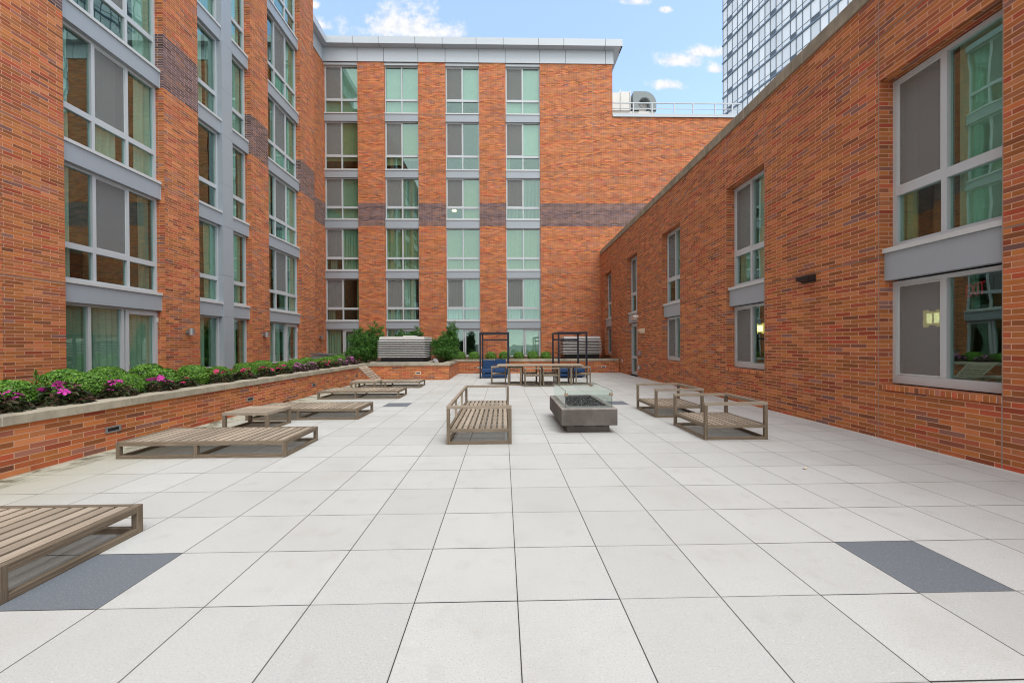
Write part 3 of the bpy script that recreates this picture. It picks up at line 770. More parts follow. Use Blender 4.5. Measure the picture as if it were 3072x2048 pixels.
# bridge outer to inner arcs as quads by resampling
def resample(pl, m_):
    L = [0]
    for a, b2 in zip(pl, pl[1:]): L.append(L[-1]+math.dist(a, b2))
    out = []
    for q in range(m_+1):
        s_ = L[-1]*q/m_
        j = max(i for i in range(len(L)) if L[i] <= s_+1e-9); j = min(j, len(pl)-2)
        f_ = (s_-L[j])/max(1e-9, L[j+1]-L[j]); out.append((pl[j][0]+(pl[j+1][0]-pl[j][0])*f_, pl[j][1]+(pl[j+1][1]-pl[j][1])*f_))
    return out
O_ = resample(outer, 40); I_ = resample(hole[::-1], 40)
for k in range(40):
    for y in (0, 1.8): e.quad([(O_[k][0],y,O_[k][1]),(O_[k+1][0],y,O_[k+1][1]),(I_[k+1][0],y,I_[k+1][1]),(I_[k][0],y,I_[k][1])])
    e.quad([(O_[k][0],0,O_[k][1]),(O_[k+1][0],0,O_[k+1][1]),(O_[k+1][0],1.8,O_[k+1][1]),(O_[k][0],1.8,O_[k][1])])
    e.quad([(I_[k][0],0,I_[k][1]),(I_[k+1][0],0,I_[k+1][1]),(I_[k+1][0],1.8,I_[k+1][1]),(I_[k][0],1.8,I_[k][1])])
e.build('elbow_duct', 'duct', hv); e = MB(); e.tube((cx,.5,cz),(cx,.6,cz),.40,.40,24); e.build('duct_throat', 'white', hv); e = MB()
for k in range(24):
    a0, a1 = 2*math.pi*k/24, 2*math.pi*(k+1)/24
    e.quad([(cx+.40*math.cos(a0),-.02,cz+.40*math.sin(a0)),(cx+.40*math.cos(a1),-.02,cz+.40*math.sin(a1)),(cx+.46*math.cos(a1),-.02,cz+.46*math.sin(a1)),(cx+.46*math.cos(a0),-.02,cz+.46*math.sin(a0))])
e.build('duct_ring', 'dkgrey', hv)
for i, x in enumerate((-4.43, .9)):
    v = MB(); v.tube((0,0,0),(0,0,.35),.07,.07,10); v.tube((0,0,.35),(0,0,.42),.13,.13,10)
    o = v.build('roof_vent', 'steel'); o.location = (x, 25.0, 20.0); tag(o, ['small round vent cap peeking over the left half of the cornice','small round vent cap peeking over the cornice nearer its right end'][i], 'vent')

# ------------------------------------------------------------------ planter walls
pw = thing('planter_wall', 'low brick planter wall with pale stone coping running down the left and across the far end', 'planter', (0,0,0))
ZC, ZT = .605, .72
w = MB(); t_ = .30
w.box(PX-t_, PX, -8, PY, -.3, ZC); w.box(PX-t_, PXB, PY, PY+t_, -.3, ZC); w.box(PXB-t_, PXB, PY+t_, PYB, -.3, ZC); w.box(PXB-t_, 6.02, PYB, PYB+t_, -.3, ZC)
w.build('wall', 'brick_planter', pw)
c = MB(); ov = .04; tw_ = .36
c.box(PX-tw_+ov, PX+ov, -8, PY-ov, ZC, ZT); c.box(PX-tw_+ov, PXB+ov, PY-ov, PY-ov+tw_, ZC, ZT); c.box(PXB-tw_+ov, PXB+ov, PY-ov+tw_, PYB-ov, ZC, ZT); c.box(PXB-tw_+ov, 6.0, PYB-ov, PYB-ov+tw_, ZC, ZT)
c.build('coping', 'coping', pw, bevel=.008)
def step_light(x, y, z, axis):
    f = MB(); g_ = MB(); s = .115; h = .045
    if axis == 'x':
        f.box(x-.004, x+.012, y-s, y+s, z+h-.02, z+h); f.box(x-.004, x+.012, y-s, y+s, z-h, z-h+.02); f.box(x-.004, x+.012, y-s, y-s+.03, z-h+.02, z+h-.02); f.box(x-.004, x+.012, y+s-.03, y+s, z-h+.02, z+h-.02)
        g_.box(x-.003, x+.004, y-s+.03, y+s-.03, z-h+.02, z+h-.02); g_.box(x+.004, x+.007, y-s+.03, y+s-.03, z-.003, z+.003)
    else:
        f.box(x-s, x+s, y-.012, y+.004, z+h-.02, z+h); f.box(x-s, x+s, y-.012, y+.004, z-h, z-h+.02); f.box(x-s, x-s+.03, y-.012, y+.004, z-h+.02, z+h-.02); f.box(x+s-.03, x+s, y-.012, y+.004, z-h+.02, z+h-.02)
        g_.box(x-s+.03, x+s-.03, y-.004, y+.003, z-h+.02, z+h-.02); g_.box(x-s+.03, x+s-.03, y-.007, y-.004, z-.003, z+.003)
    a = f.build('step_light', 'steel' if axis == 'x' else 'white', pw); g_.build('grille', 'black', a)
for y in (5.9, 9.03, 12.03, 15.5): step_light(PX, y, .30, 'x')
for x, y in ((-3.6, PY), (5.2, PYB), (-1.21, PYB)): step_light(x, y, .30, 'y')

# ------------------------------------------------------------------ teak furniture
def bar(mb, x0, x1, y0, y1, z0, z1): mb.box(x0, x1, y0, y1, z0, z1, grain=True)
def make_lounger(label, raised=False):
    L, Wd, H = 2.26, .93, .225
    t = thing('sun_lounger', label, 'sun lounger', group='teak sun loungers along the planter')
    b = .05
    f = MB(); x0, x1, y0, y1 = -L/2, L/2, -Wd/2, Wd/2
    for z0, z1 in ((0,.042),(H-.055,H)):
        bar(f, x0+b, x1-b, y0, y0+b-.004, z0, z1); bar(f, x0+b, x1-b, y1-b+.004, y1, z0, z1)
        bar(f, x0, x0+b-.004, y0+b, y1-b, z0, z1); bar(f, x1-b+.004, x1, y0+b, y1-b, z0, z1)
    bar(f, -.08-.02, -.08+.03, y0+b, y1-b, 0, .04); bar(f, -.08-.02, -.08+.03, y0+b, y1-b, H-.055, H-.028)
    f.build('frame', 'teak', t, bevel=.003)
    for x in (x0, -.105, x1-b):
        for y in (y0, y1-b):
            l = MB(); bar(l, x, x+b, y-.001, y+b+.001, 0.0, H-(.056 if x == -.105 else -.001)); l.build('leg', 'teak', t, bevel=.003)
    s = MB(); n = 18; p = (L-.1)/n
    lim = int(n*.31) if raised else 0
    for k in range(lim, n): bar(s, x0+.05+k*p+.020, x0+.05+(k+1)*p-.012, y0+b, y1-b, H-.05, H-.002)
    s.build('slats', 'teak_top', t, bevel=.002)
    if raised:
        s = MB(); hx = x0+.05+lim*p
        Lb = .70; nb_ = 7; q = Lb/nb_
        bar(s, -Lb, 0, y0+.06, y0+.10, -.012, .02); bar(s, -Lb, 0, y1-.10, y1-.06, -.012, .02)
        for k in range(nb_): bar(s, -Lb+k*q+.012, -Lb+(k+1)*q-.012, y0+.1, y1-.1, -.004, .018)
        bar(s, -Lb-.045, -Lb, y0+.06, y1-.06, -.012, .02)
        s.xf(Matrix.Translation((hx,0,H)) @ Matrix.Rotation(R(43), 4, 'Y'), 0)
        s.build('backrest', 'teak_top', t, bevel=.002)
    return t
lab = ['flat slatted teak lounger cut by the left edge of the picture beside a charcoal paver','flat slatted teak lounger directly in front of the nearer side table','flat slatted teak lounger half hidden behind the nearer side table',
       'flat slatted teak lounger between the half hidden lounger and the farther side table','slatted teak lounger with its backrest tilted up at the far planter corner']
L0 = make_lounger(lab[0]); L0.location = (-2.97-1.13, 2.36+.465, 0)
for k, (xr, yf) in enumerate([(-2.96,5.39),(-2.95,8.03)]): dup(L0, (xr-1.13, yf+.465, 0), 0, lab[k+1])
dup(L0, (-2.92-1.13, 11.03+.465, 0), 0, lab[3])
L4 = make_lounger(lab[4], True); L4.location = (-2.90-1.13, 13.72+.465, 0)

def make_side_table(label):
    t = thing('side_table', label, 'side table', group='low teak side tables between the loungers'); w2, d2, H, b = .40, .38, .335, .055
    top = MB(); n = 7; p = (2*d2-.10)/n
    bar(top, -w2, w2, -d2, -d2+.048, H-.05, H); bar(top, -w2, w2, d2-.048, d2, H-.05, H); bar(top, -w2, -w2+.05, -d2+.05, d2-.05, H-.05, H); bar(top, w2-.05, w2, -d2+.05, d2-.05, H-.05, H)
    for k in range(n): bar(top, -w2+.05, w2-.05, -d2+.05+k*p+.002, -d2+.05+(k+1)*p-.003, H-.022, H-.001)
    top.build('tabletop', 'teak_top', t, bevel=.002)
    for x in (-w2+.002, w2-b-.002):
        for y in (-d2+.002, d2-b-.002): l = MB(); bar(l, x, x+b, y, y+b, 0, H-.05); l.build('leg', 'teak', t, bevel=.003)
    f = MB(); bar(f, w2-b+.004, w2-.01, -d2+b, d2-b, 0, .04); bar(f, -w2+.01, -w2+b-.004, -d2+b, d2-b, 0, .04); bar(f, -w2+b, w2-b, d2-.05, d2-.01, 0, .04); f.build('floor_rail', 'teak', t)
    return t
T1 = make_side_table('low square teak table in front of the half hidden lounger'); T1.location = (-4.55,7.38,0)
dup(T1, (-4.52,13.08,0), 0, 'low square teak table in front of the lounger with the tilted backrest')

def lounge_seat(t, W_, D_, back, nposts, nsl, cross):
    """frame W_ (x) by D_ (y), slats along y; back rail on x='l' or 'r'"""
    H, SH, b = .587, .235, .05
    x0, x1, y0, y1 = -W_/2, W_/2, -D_/2, D_/2
    for x in (x0, x1-b):
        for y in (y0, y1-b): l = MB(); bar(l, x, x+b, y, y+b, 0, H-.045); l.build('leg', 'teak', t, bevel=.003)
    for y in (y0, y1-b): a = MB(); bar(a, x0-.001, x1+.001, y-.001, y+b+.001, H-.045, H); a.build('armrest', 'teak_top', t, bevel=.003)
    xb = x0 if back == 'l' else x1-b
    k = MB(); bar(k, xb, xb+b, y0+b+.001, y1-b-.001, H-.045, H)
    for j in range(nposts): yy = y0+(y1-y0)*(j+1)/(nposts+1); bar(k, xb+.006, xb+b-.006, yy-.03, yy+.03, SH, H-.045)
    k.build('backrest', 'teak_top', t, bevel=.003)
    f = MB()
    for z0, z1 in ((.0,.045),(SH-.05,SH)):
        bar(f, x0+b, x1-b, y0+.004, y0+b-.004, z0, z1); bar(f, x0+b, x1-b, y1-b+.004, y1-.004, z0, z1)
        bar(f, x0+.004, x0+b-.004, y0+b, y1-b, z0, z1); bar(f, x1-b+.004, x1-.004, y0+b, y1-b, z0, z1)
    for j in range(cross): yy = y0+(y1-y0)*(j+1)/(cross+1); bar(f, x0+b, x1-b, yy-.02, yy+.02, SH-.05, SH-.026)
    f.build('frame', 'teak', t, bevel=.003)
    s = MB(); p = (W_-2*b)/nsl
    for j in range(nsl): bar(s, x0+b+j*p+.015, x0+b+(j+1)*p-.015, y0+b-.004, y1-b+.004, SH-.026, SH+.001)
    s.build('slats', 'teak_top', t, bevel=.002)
    return t
sofa = thing('sofa_frame', 'long cushionless teak sofa frame beside the fire pit', 'sofa', (-.37,7.43,0)); lounge_seat(sofa, .985, 2.96, 'l', 2, 10, 8)
ac = lambda lb: thing('armchair_frame', lb, 'armchair', group='cushionless teak armchairs facing the fire pit')
A1 = lounge_seat(ac('cushionless teak armchair nearer the viewer by the right wall'), 1.0, 1.14, 'r', 0, 9, 2); A1.location = (3.65,6.63,0)
dup(A1, (3.60,8.50,0), 0, 'cushionless teak armchair farther off, half overlapped by its twin')

# fire pit
fp = thing('fire_pit', 'grey concrete fire table with glass guard and black stones', 'fire pit', (1.455,7.42,0))
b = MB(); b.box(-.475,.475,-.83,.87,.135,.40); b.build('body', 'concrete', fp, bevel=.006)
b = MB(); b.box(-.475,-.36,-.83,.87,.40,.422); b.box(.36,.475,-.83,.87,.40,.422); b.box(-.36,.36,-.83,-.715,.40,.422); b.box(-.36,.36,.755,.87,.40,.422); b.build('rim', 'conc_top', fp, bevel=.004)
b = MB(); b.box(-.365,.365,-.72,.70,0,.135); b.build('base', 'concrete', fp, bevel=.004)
b = MB(); b.box(-.235,-.085,-.728,-.715,.098,.118); b.box(.125,.275,-.728,-.715,.098,.118); b.build('vent_slot', 'black', fp)
b = MB(); b.box(-.36,.36,-.715,.755,.36,.405); b.build('burner_tray', 'dkgrey', fp)
b = MB(); b.box(-.385,-.335,-.74,.78,.422,.445); b.box(.335,.385,-.74,.78,.422,.445); b.box(-.335,.335,-.74,-.69,.422,.445); b.box(-.335,.335,.73,.78,.422,.445); b.build('inner_frame', 'steel', fp)
rnd = random.Random(3); b = MB()
for k in range(520):
    x, y = rnd.uniform(-.32,.32), rnd.uniform(-.67,.71); rad = rnd.uniform(.014,.03); z = .41+rnd.uniform(0,.02)
    i0 = len(b.v); ax_ = Vector((rnd.uniform(-1,1),rnd.uniform(-1,1),rnd.uniform(-1,1))).normalized()
    cs = [Vector(q) for q in ((1,0,0),(-1,0,0),(0,1,0),(0,-1,0),(0,0,1),(0,0,-1))]
    rot = Matrix.Rotation(rnd.uniform(0,6), 3, ax_)
    b.v += [tuple(rot @ (q*rad*rnd.uniform(.6,1.3))+Vector((x,y,z))) for q in cs]
    for fcs in ((0,2,4),(2,1,4),(1,3,4),(3,0,4),(2,0,5),(1,2,5),(3,1,5),(0,3,5)): b.f.append(tuple(i0+q for q in fcs)); b.uv += [(0,0)]*3
o = b.build('lava_rocks', 'lava', fp); o['kind'] = 'stuff'
GX, G0, G1, GZ0, GZ1 = .40, -.755, .80, .424, .715
for nm, q in (('f',(-GX+.004,GX-.004,G0,G0+.008)),('k',(-GX+.004,GX-.004,G1-.008,G1)),('l',(-GX-.004,-GX+.004,G0,G1)),('r',(GX-.004,GX+.004,G0,G1))):
    b = MB(); b.box(*q, GZ0, GZ1); b.build('glass_guard', 'glass_clear', fp)
    if nm in 'lr':      # polished edge that reads dark
        b = MB(); b.box(q[0]-.0008, q[1]+.0008, G0-.001, G1+.001, GZ1, GZ1+.003); b.box(q[0]-.0008, q[1]+.0008, G0-.003, G0-.0005, GZ0, GZ1); b.build('glass_edge', 'dkgrey', fp)
for sx in (-1, 1):
    for y in (G0, G1-.05): b = MB(); b.box(sx*GX-.045 if sx > 0 else sx*GX-.014, sx*GX+.014 if sx > 0 else sx*GX+.045, y-.012 if y < 0 else y, y+.05 if y > 0 else y+.018, .625, .675); b.build('corner_clip', 'bronze', fp, bevel=.003)

# dining set
dt = thing('dining_table', 'long teak dining table in front of the blue swing seats', 'table', (1.36,14.72,0), -.05)
b = MB(); n = 7; p = 1.0/n
for k in range(n): bar(b, -1.58, 1.58, -.5+k*p+.003, -.5+(k+1)*p-.003, .70, .738)
bar(b, -1.575, -1.50, -.495, .495, .668, .70); bar(b, 1.50, 1.575, -.495, .495, .668, .70); b.build('tabletop', 'teak_top', dt, bevel=.003)
for cx_ in (-.92, .92):
    b = MB(); 
    for x in (-.22,.22):
        for y in (-.42,.42): bar(b, cx_+x-.035, cx_+x+.035, y-.035, y+.035, 0, .668)
    for z0, z1 in ((0.0,.05),(.62,.667)):
        for y in (-.42,.42): bar(b, cx_-.185, cx_+.185, y-.03, y+.03, z0, z1)
        for x in (-.22,.22): bar(b, cx_+x-.03, cx_+x+.03, -.385, .385, z0, z1)
    b.build('pedestal', 'teak', dt, bevel=.003)
def make_chair(label):
    t = thing('dining_chair', label, 'chair', group='cube framed teak chairs around the dining table'); w2, d2, H, SH, q = .29, .28, .66, .407, .042
    for x in (-w2, w2-q):
        for y in (-d2, d2-q): l = MB(); bar(l, x, x+q, y, y+q, 0, H-.035); l.build('leg', 'teak', t, bevel=.002)
    for x in (-w2, w2-q): a = MB(); bar(a, x-.001, x+q+.001, -d2, d2, H-.035, H); a.build('armrest', 'teak_top', t, bevel=.002)
    k = MB(); bar(k, -w2+q+.002, w2-q-.002, -d2, -d2+q, H-.035, H-.001); k.build('backrest', 'teak_top', t, bevel=.002)
    f = MB()
    for z0, z1 in ((0,.035),(SH-.045,SH)):
        bar(f, -w2+q, w2-q, -d2+.003, -d2+q-.003, z0, z1)
        if z0 > 0: bar(f, -w2+q, w2-q, d2-q+.003, d2-.003, z0, z1)
        bar(f, -w2+.003, -w2+q-.003, -d2+q, d2-q, z0, z1); bar(f, w2-q+.003, w2-.003, -d2+q, d2-q, z0, z1)
    f.build('frame', 'teak', t, bevel=.002)
    s = MB(); n = 6; p = (2*w2-2*q)/n
    for j in range(n): bar(s, -w2+q+j*p+.01, -w2+q+(j+1)*p-.01, -d2+q, d2-q, SH-.022, SH-.001)
    s.build('seat', 'teak_top', t, bevel=.002); return t
ch = make_chair('teak dining chair on the near side of the table, left of the pair'); ch.location = (1.05,14.11,0); ch.rotation_euler = (0,0,-.02)
dup(ch, (1.70,14.13,0), -.02, 'teak dining chair on the near side of the table, right of the pair')
dup(ch, (-.18,14.95,0), -math.pi/2, 'teak dining chair at the left head of the table before the blue back cushions')
dup(ch, (2.92,14.55,0), math.pi/2, 'teak dining chair at the right head of the table')
dup(ch, (1.02,15.25,0), math.pi-.03, 'teak dining chair on the far side of the table, left of the pair')
dup(ch, (1.72,15.22,0), math.pi-.03, 'teak dining chair on the far side of the table, right of the pair')

# navy swing frames with blue seats
def swing(label, x, y, with_back):
    t = thing('swing_seat', label, 'swing seat', (x,y,0)); w2, D, H, q = .655, 2.05, 2.03, .075
    for sx in (-w2, w2-q):
        for yy in (0, D-q): l = MB(); l.box(sx, sx+q, yy, yy+q, 0, H-.07); l.build('post', 'navy', t, bevel=.003)
    f = MB(); f.box(-w2, w2, 0, q, H-.07, H); f.box(-w2, w2, D-q, D, H-.07, H); f.box(-w2, -w2+q, q, D-q, H-.07, H); f.box(w2-q, w2, q, D-q, H-.07, H)
    f.box(-w2+q, w2-q, D-q+.01, D-.01, H-.36, H-.28)
    f.build('canopy_frame', 'navy', t, bevel=.003)
    b = MB(); b.box(-.56,.56,.12,1.0,.05,.20); b.build('seat_base', 'bluefab', t, bevel=.012)
    b = MB(); b.box(-.57,-.005,.08,1.0,.24,.40); b.box(.005,.57,.08,1.0,.24,.40); b.build('seat_cushion', 'bluefab', t, bevel=.03)
    b = MB(); b.box(-.5,-.46,.2,.24,.19,.25); b.box(.46,.5,.2,.24,.19,.25); b.box(-.5,-.46,.86,.9,.19,.25); b.box(.46,.5,.86,.9,.19,.25); b.build('bracket', 'steel', t)
    if with_back:
        for a_, c_, h_ in ((-.54,-.005,.78),(.005,.51,.81)):
            b = MB(); b.box(a_, c_, -.06, .06, 0, h_-.38); b.xf(Matrix.Translation((0,.93,.38)) @ Matrix.Rotation(R(-8), 4, 'X'), 0); b.build('back_cushion', 'bluefab', t, bevel=.03)
    return t
swing('navy framed swing seat with two upright blue back cushions, left of the table', -.385, 17.2, True)
swing('navy framed swing seat with low blue cushions before the right louvred unit', 3.06, 17.2, False)

# louvred mechanical units
def louvre_unit(label, x0, x1, y0, y1, zb, z0, z1, nl, pad):
    t = thing('louvred_unit', label, 'ventilation unit')
    t.location = ((x0+x1)/2, (y0+y1)/2, zb); w2, d2 = (x1-x0)/2, (y1-y0)/2
    b = MB(); b.box(-w2+.12, w2-.12, -d2+.12, d2-.12, 0, z1-zb-.05); b.build('casing', 'black', t)
    s = MB(); p = (z1-z0-.12)/nl
    for k in range(nl):
        za = z0-zb+k*p
        # each louvre is a sloping blade that wraps round the box
        for sx in (1,):
            o0, o1 = 0.0, .09
            A = [(-w2+o1,-d2+o1),(w2-o1,-d2+o1),(w2-o1,d2-o1),(-w2+o1,d2-o1)]; B_ = [(-w2,-d2),(w2,-d2),(w2,d2),(-w2,d2)]
            for q in range(4):
                r_ = (q+1) % 4; zt, zm, zl = za+p*.62, za+p*.16, za+p*.04
                s.quad([(*B_[q],zm),(*B_[r_],zm),(*A[r_],zt),(*A[q],zt)]); s.quad([(*B_[q],zl),(*B_[r_],zl),(*B_[r_],zm),(*B_[q],zm)])
                s.quad([(*A[q],zl+.01),(*A[r_],zl+.01),(*B_[r_],zl),(*B_[q],zl)])
    s.build('louvres', 'louvre', t)
    l = MB(); l.box(-w2+.06, w2-.06, -d2+.06, d2-.06, z1-zb-.12, z1-zb-.02); l.box(-w2+.09, w2-.09, -d2+.09, d2-.09, z1-zb-.02, z1-zb+.015); l.build('lid', 'louvre', t)
    if pad:
        c_ = MB(); c_.box(-w2-.25, w2+.25, -d2-.28, -d2-.1, -.10, .055); c_.box(w2+.08, w2+.25, -d2-.1, d2+.1, -.10, .055); c_.box(-w2-.25, -w2-.08, -d2-.1, d2+.1, -.10, .055)
        c_.build('curb', 'conc_light', t)
    return t
U = louvre_unit('white louvred ventilation box between two shaggy evergreens in the planter', -5.60, -3.47, 17.6, 19.8, .69, .93, 1.85, 10, True)
b = MB(); b.box(-.05,.5,-.6,-.1,1.16,1.22); b.build('hatch', 'louvre', U)
louvre_unit('white louvred ventilation box in the right corner behind a navy frame', 3.37, 5.56, 22.0, 23.9, .67, .92, 1.90, 10, False)
t = thing('utility_box', 'grey metal utility cabinet with sloped lid in the left planter corner', 'utility box', (-8.33,18.75,.6))
b = MB(); b.box(-.55,.5,-.42,.42,0,.42); b.build('cabinet', 'dkgrey' if False else 'steel', t, bevel=.005)
b = MB(); i0 = len(b.v); b.box(-.6,.55,-.47,.47,0,.05); b.xf(Matrix.Translation((0,0,.44)) @ Matrix.Rotation(R(3),4,'Y'), 0); b.build('lid', 'dkgrey', t, bevel=.004)

# ------------------------------------------------------------------ fittings on the walls
def sconce(lb, x, y, z):
    t = thing('wall_sconce', lb, 'wall light', (x,y,z), group='cylinder sconces on the left wing')
    b = MB(); b.box(0,.012,-.05,.05,-.07,.05); b.box(.012,.06,-.018,.018,-.03,.01); b.build('bracket', 'steel', t)
    b = MB(); b.tube((.125,0,-.10),(.125,0,.10),.075,.075,20); b.build('lamp_body', 'steel', t, smooth=False); return t
s1 = sconce('steel cylinder sconce on the brick pier nearest the viewer', XL, 11.9, 1.93)
dup(s1, (XL,15.62,1.93), 0, 'steel cylinder sconce on the second brick pier')
dup(s1, (-10.98,23.75,1.96), 0, 'tiny steel cylinder sconce in the far left corner')
RX = lambda y: 5.8627+.0093*y
t = thing('wall_pack_light', 'black wedge shaped wall lamp on brick between the two nearest right bays', 'wall light', (RX(7.47),7.47,2.75), math.pi/2)
b = MB()
for y0, y1, z0, z1 in ((0,.03,-.07,.06),): b.box(-.16,.16,y0,y1,z0,z1)
P = [(-.165,.03,.055),(.165,.03,.055),(.165,.03,-.05),(-.165,.03,-.05),(-.16,.15,.045),(.16,.15,.045),(.16,.15,-.025),(-.16,.15,-.025)]
for f_ in ((0,1,5,4),(2,3,7,6),(4,5,6,7),(1,2,6,5),(3,0,4,7),(0,3,2,1)): b.quad([P[q] for q in f_])
b.build('lamp_body', 'black', t)
t = thing('floodlight', 'cream hooded lamp on brick beside the grey door', 'wall light', (RX(16.57),16.57,2.04), math.pi/2)
b = MB(); b.box(-.06,.06,0,.02,-.10,.10); b.build('back_plate', 'cream', t)
b = MB()
for k in range(9):
    a0, a1 = math.pi/2*k/9, math.pi/2*(k+1)/9
    for s_ in (-1,): pass
    y0, z0, y1, z1 = .02+.24*math.sin(a0), .09*math.cos(a0)+.02, .02+.24*math.sin(a1), .09*math.cos(a1)+.02
    b.quad([(-.10,y0,z0),(.10,y0,z0),(.10,y1,z1),(-.10,y1,z1)])
    for sx in (-.10,.10): b.quad([(sx,y0,z0),(sx,y1,z1),(sx,y1,-.03),(sx,y0,-.09)])
b.box(-.09,.09,.02,.16,-.10,-.02); b.build('hood', 'cream', t)
t = thing('security_camera', 'white dome camera on the brick edge above the grey door', 'camera', (RX(17.40),17.40,2.70), math.pi/2)
b = MB(); b.tube((0,0,0),(0,.10,0),.065,.065,14); b.build('base', 'white', t)
b = MB(); b.tube((0,.09,-.0),(.02,.2,-.02),.075,.06,14); b.build('housing', 'white', t); b = MB(); b.tube((.02,.19,-.02),(.025,.215,-.025),.04,.035,12); b.build('lens', 'black', t)
t = thing('exit_light', 'pinkish square exit box on the grey panel above the door', 'sign', (RX(18.1)+.075,18.1,2.70), math.pi/2-.0093)
b = MB(); b.box(-.25,.25,-.01,.07,-.115,.115); b.build('sign_box', 'cream', t, bevel=.01); b = MB(); b.box(-.20,.20,.07,.076,-.085,.085); b.build('sign_face', 'pink', t)
def boxes(nm, lb, cat, y, z, parts):
    t = thing(nm, lb, cat, (RX(y),y,z), math.pi/2)
    for pn, mt_, q in parts: b = MB(); b.box(*q); b.build(pn, mt_, t, bevel=.003)
    return t
boxes('fire_alarm_pull', 'small red and grey alarm station beside the door handle', 'alarm', 17.09, 1.08, [('housing','steel',(-.10,.10,0,.07,-.11,.11)),('pull_bar','red',(.05,.13,.02,.09,-.10,.10)),('label_plate','white',(-.03,.02,.07,.078,-.06,.06))])
boxes('outlet_box', 'grey weatherproof outlet low on the brick right of the door', 'outlet', 17.13, .44, [('cover','steel',(-.07,.07,0,.06,-.10,.10)),('flap','white',(-.045,.05,.06,.075,-.06,.07))])
boxes('hose_bib', 'small white and black outlet on the brick left of the door', 'outlet', 19.8, .62, [('cover','white',(-.05,.05,0,.03,-.09,.09)),('socket','black',(-.03,.03,.03,.05,-.05,.02))])
# lit sconces and an exit sign inside the right wing's ground floor
def room_sconce(lb, y, x, z):
    t = thing('hallway_sconce', lb, 'wall light', (RX(y)+x,y,z), math.pi/2, group='lit hallway sconces seen through the glass')
    b = MB(); b.box(-.19,.19,.0,.028,-.15,.15); b.build('shade', 'lamp_shade', t)
    b = MB(); b.tube((-.06,.06,-.085),(-.06,.06,.085),.032,.032,12); b.build('bulb', 'lamp_glow', t); b = MB(); b.tube((.06,.06,-.085),(.06,.06,.085),.032,.032,12); b.build('bulb', 'lamp_glow', t)
    b = MB(); b.box(-.02,.02,.02,.11,.12,.16); b.box(-.02,.02,.02,.11,-.16,-.12); b.build('clip', 'black', t); return t
room_sconce('lit yellow hallway lamp behind the mesh of the nearest ground floor window', 6.65, 1.6, 1.93)
room_sconce('lit yellow hallway lamp seen through the second ground floor window', 11.3, 1.6, 1.93)
cu = bpy.data.curves.new('exit_text', 'FONT'); cu.body = 'EXIT'; cu.size = .31; cu.align_x = 'CENTER'; cu.align_y = 'CENTER'; cu.extrude = .004
to = bpy.data.objects.new('tmp', cu); COL.objects.link(to); bpy.context.view_layer.update()
me = bpy.data.meshes.new_from_object(to.evaluated_get(bpy.context.evaluated_depsgraph_get())); bpy.data.objects.remove(to)
me.materials.clear(); me.materials.append(M['exit_glow'])
t = thing('exit_sign', 'red EXIT sign glowing inside the nearest ground floor window', 'sign', (RX(6.4)+2.0,6.40,2.38), math.pi*1.5-.55)
bx = MB(); bx.box(-.42,.42,0,.04,-.17,.17); bx.build('sign_box', 'dark', t)
lo = bpy.data.objects.new('letters', me); COL.objects.link(lo); lo.parent = t; lo.rotation_euler = (math.pi/2,0,0); lo.location = (0,-.012,0)

# ------------------------------------------------------------------ plants
def leaf_mesh(name, pos, nrm, size, asp, material, rng, fold=False):
    """many small leaf faces: centres pos (N,3), facing nrm"""
    N = len(pos)
    a = rng.normal(size=(N,3)); n = nrm/np.linalg.norm(nrm, axis=1, keepdims=True)
    t = a-(a*n).sum(1, keepdims=True)*n; t /= np.linalg.norm(t, axis=1, keepdims=True); bta = np.cross(n, t)
    L = size[:,None]*.5; Wd = L*asp
    v = np.stack([pos-t*L, pos+bta*Wd-t*L*.1, pos+t*L, pos-bta*Wd-t*L*.1], 1).reshape(-1,3)
    f = np.arange(4*N).reshape(-1,4)
    me = bpy.data.meshes.new(name); me.vertices.add(4*N); me.vertices.foreach_set('co', v.astype(np.float32).ravel())
    me.loops.add(4*N); me.loops.foreach_set('vertex_index', f.ravel().astype(np.int32))
    me.polygons.add(N); me.polygons.foreach_set('loop_start', (np.arange(N)*4).astype(np.int32)); me.polygons.foreach_set('loop_total', np.full(N,4,dtype=np.int32))
    me.materials.append(M[material]); me.update(calc_edges=True); me.validate(); return me
def add(name, me, parent):
    o = bpy.data.objects.new(name, me); COL.objects.link(o); o.parent = parent; return o
def boxwood_mesh(seed, n=5200, r=.258, hz=.235):
    g_ = np.random.default_rng(seed)
    d = g_.normal(size=(n,3)); d /= np.linalg.norm(d, axis=1, keepdims=True)
    d[:,2] = np.where(d[:,2] < -.55, -d[:,2], d[:,2])
    lump = np.zeros(n)
    for k in range(26):
        c_ = g_.normal(size=3); c_ /= np.linalg.norm(c_); lump += np.maximum(0, (d@c_)-.86)*.75*g_.uniform(.3,1)
    rad = (1-.30*g_.random(n)**1.6)*(1+lump)+.05*(g_.random(n) > .95)*g_.random(n)
    p_ = d*rad[:,None]*np.array([r,r,hz]); p_[:,2] += hz*.78
    nr = d+g_.normal(size=(n,3))*.45+np.array([0,0,.25])
    return leaf_mesh('foliage', p_, nr, g_.uniform(.026,.046,n), .42, 'box_leaf', g_)
def stem_mb():
    b = MB(); b.tube((0,0,-.05),(0,0,.2),.02,.012,6)
    for k in range(7): a_ = k*.9; b.tube((0,0,.05+.01*k),(.13*math.cos(a_),.13*math.sin(a_),.26),.008,.004,5)
    return b
bm = [boxwood_mesh(s) for s in (11,12,13)]
stem_me = None
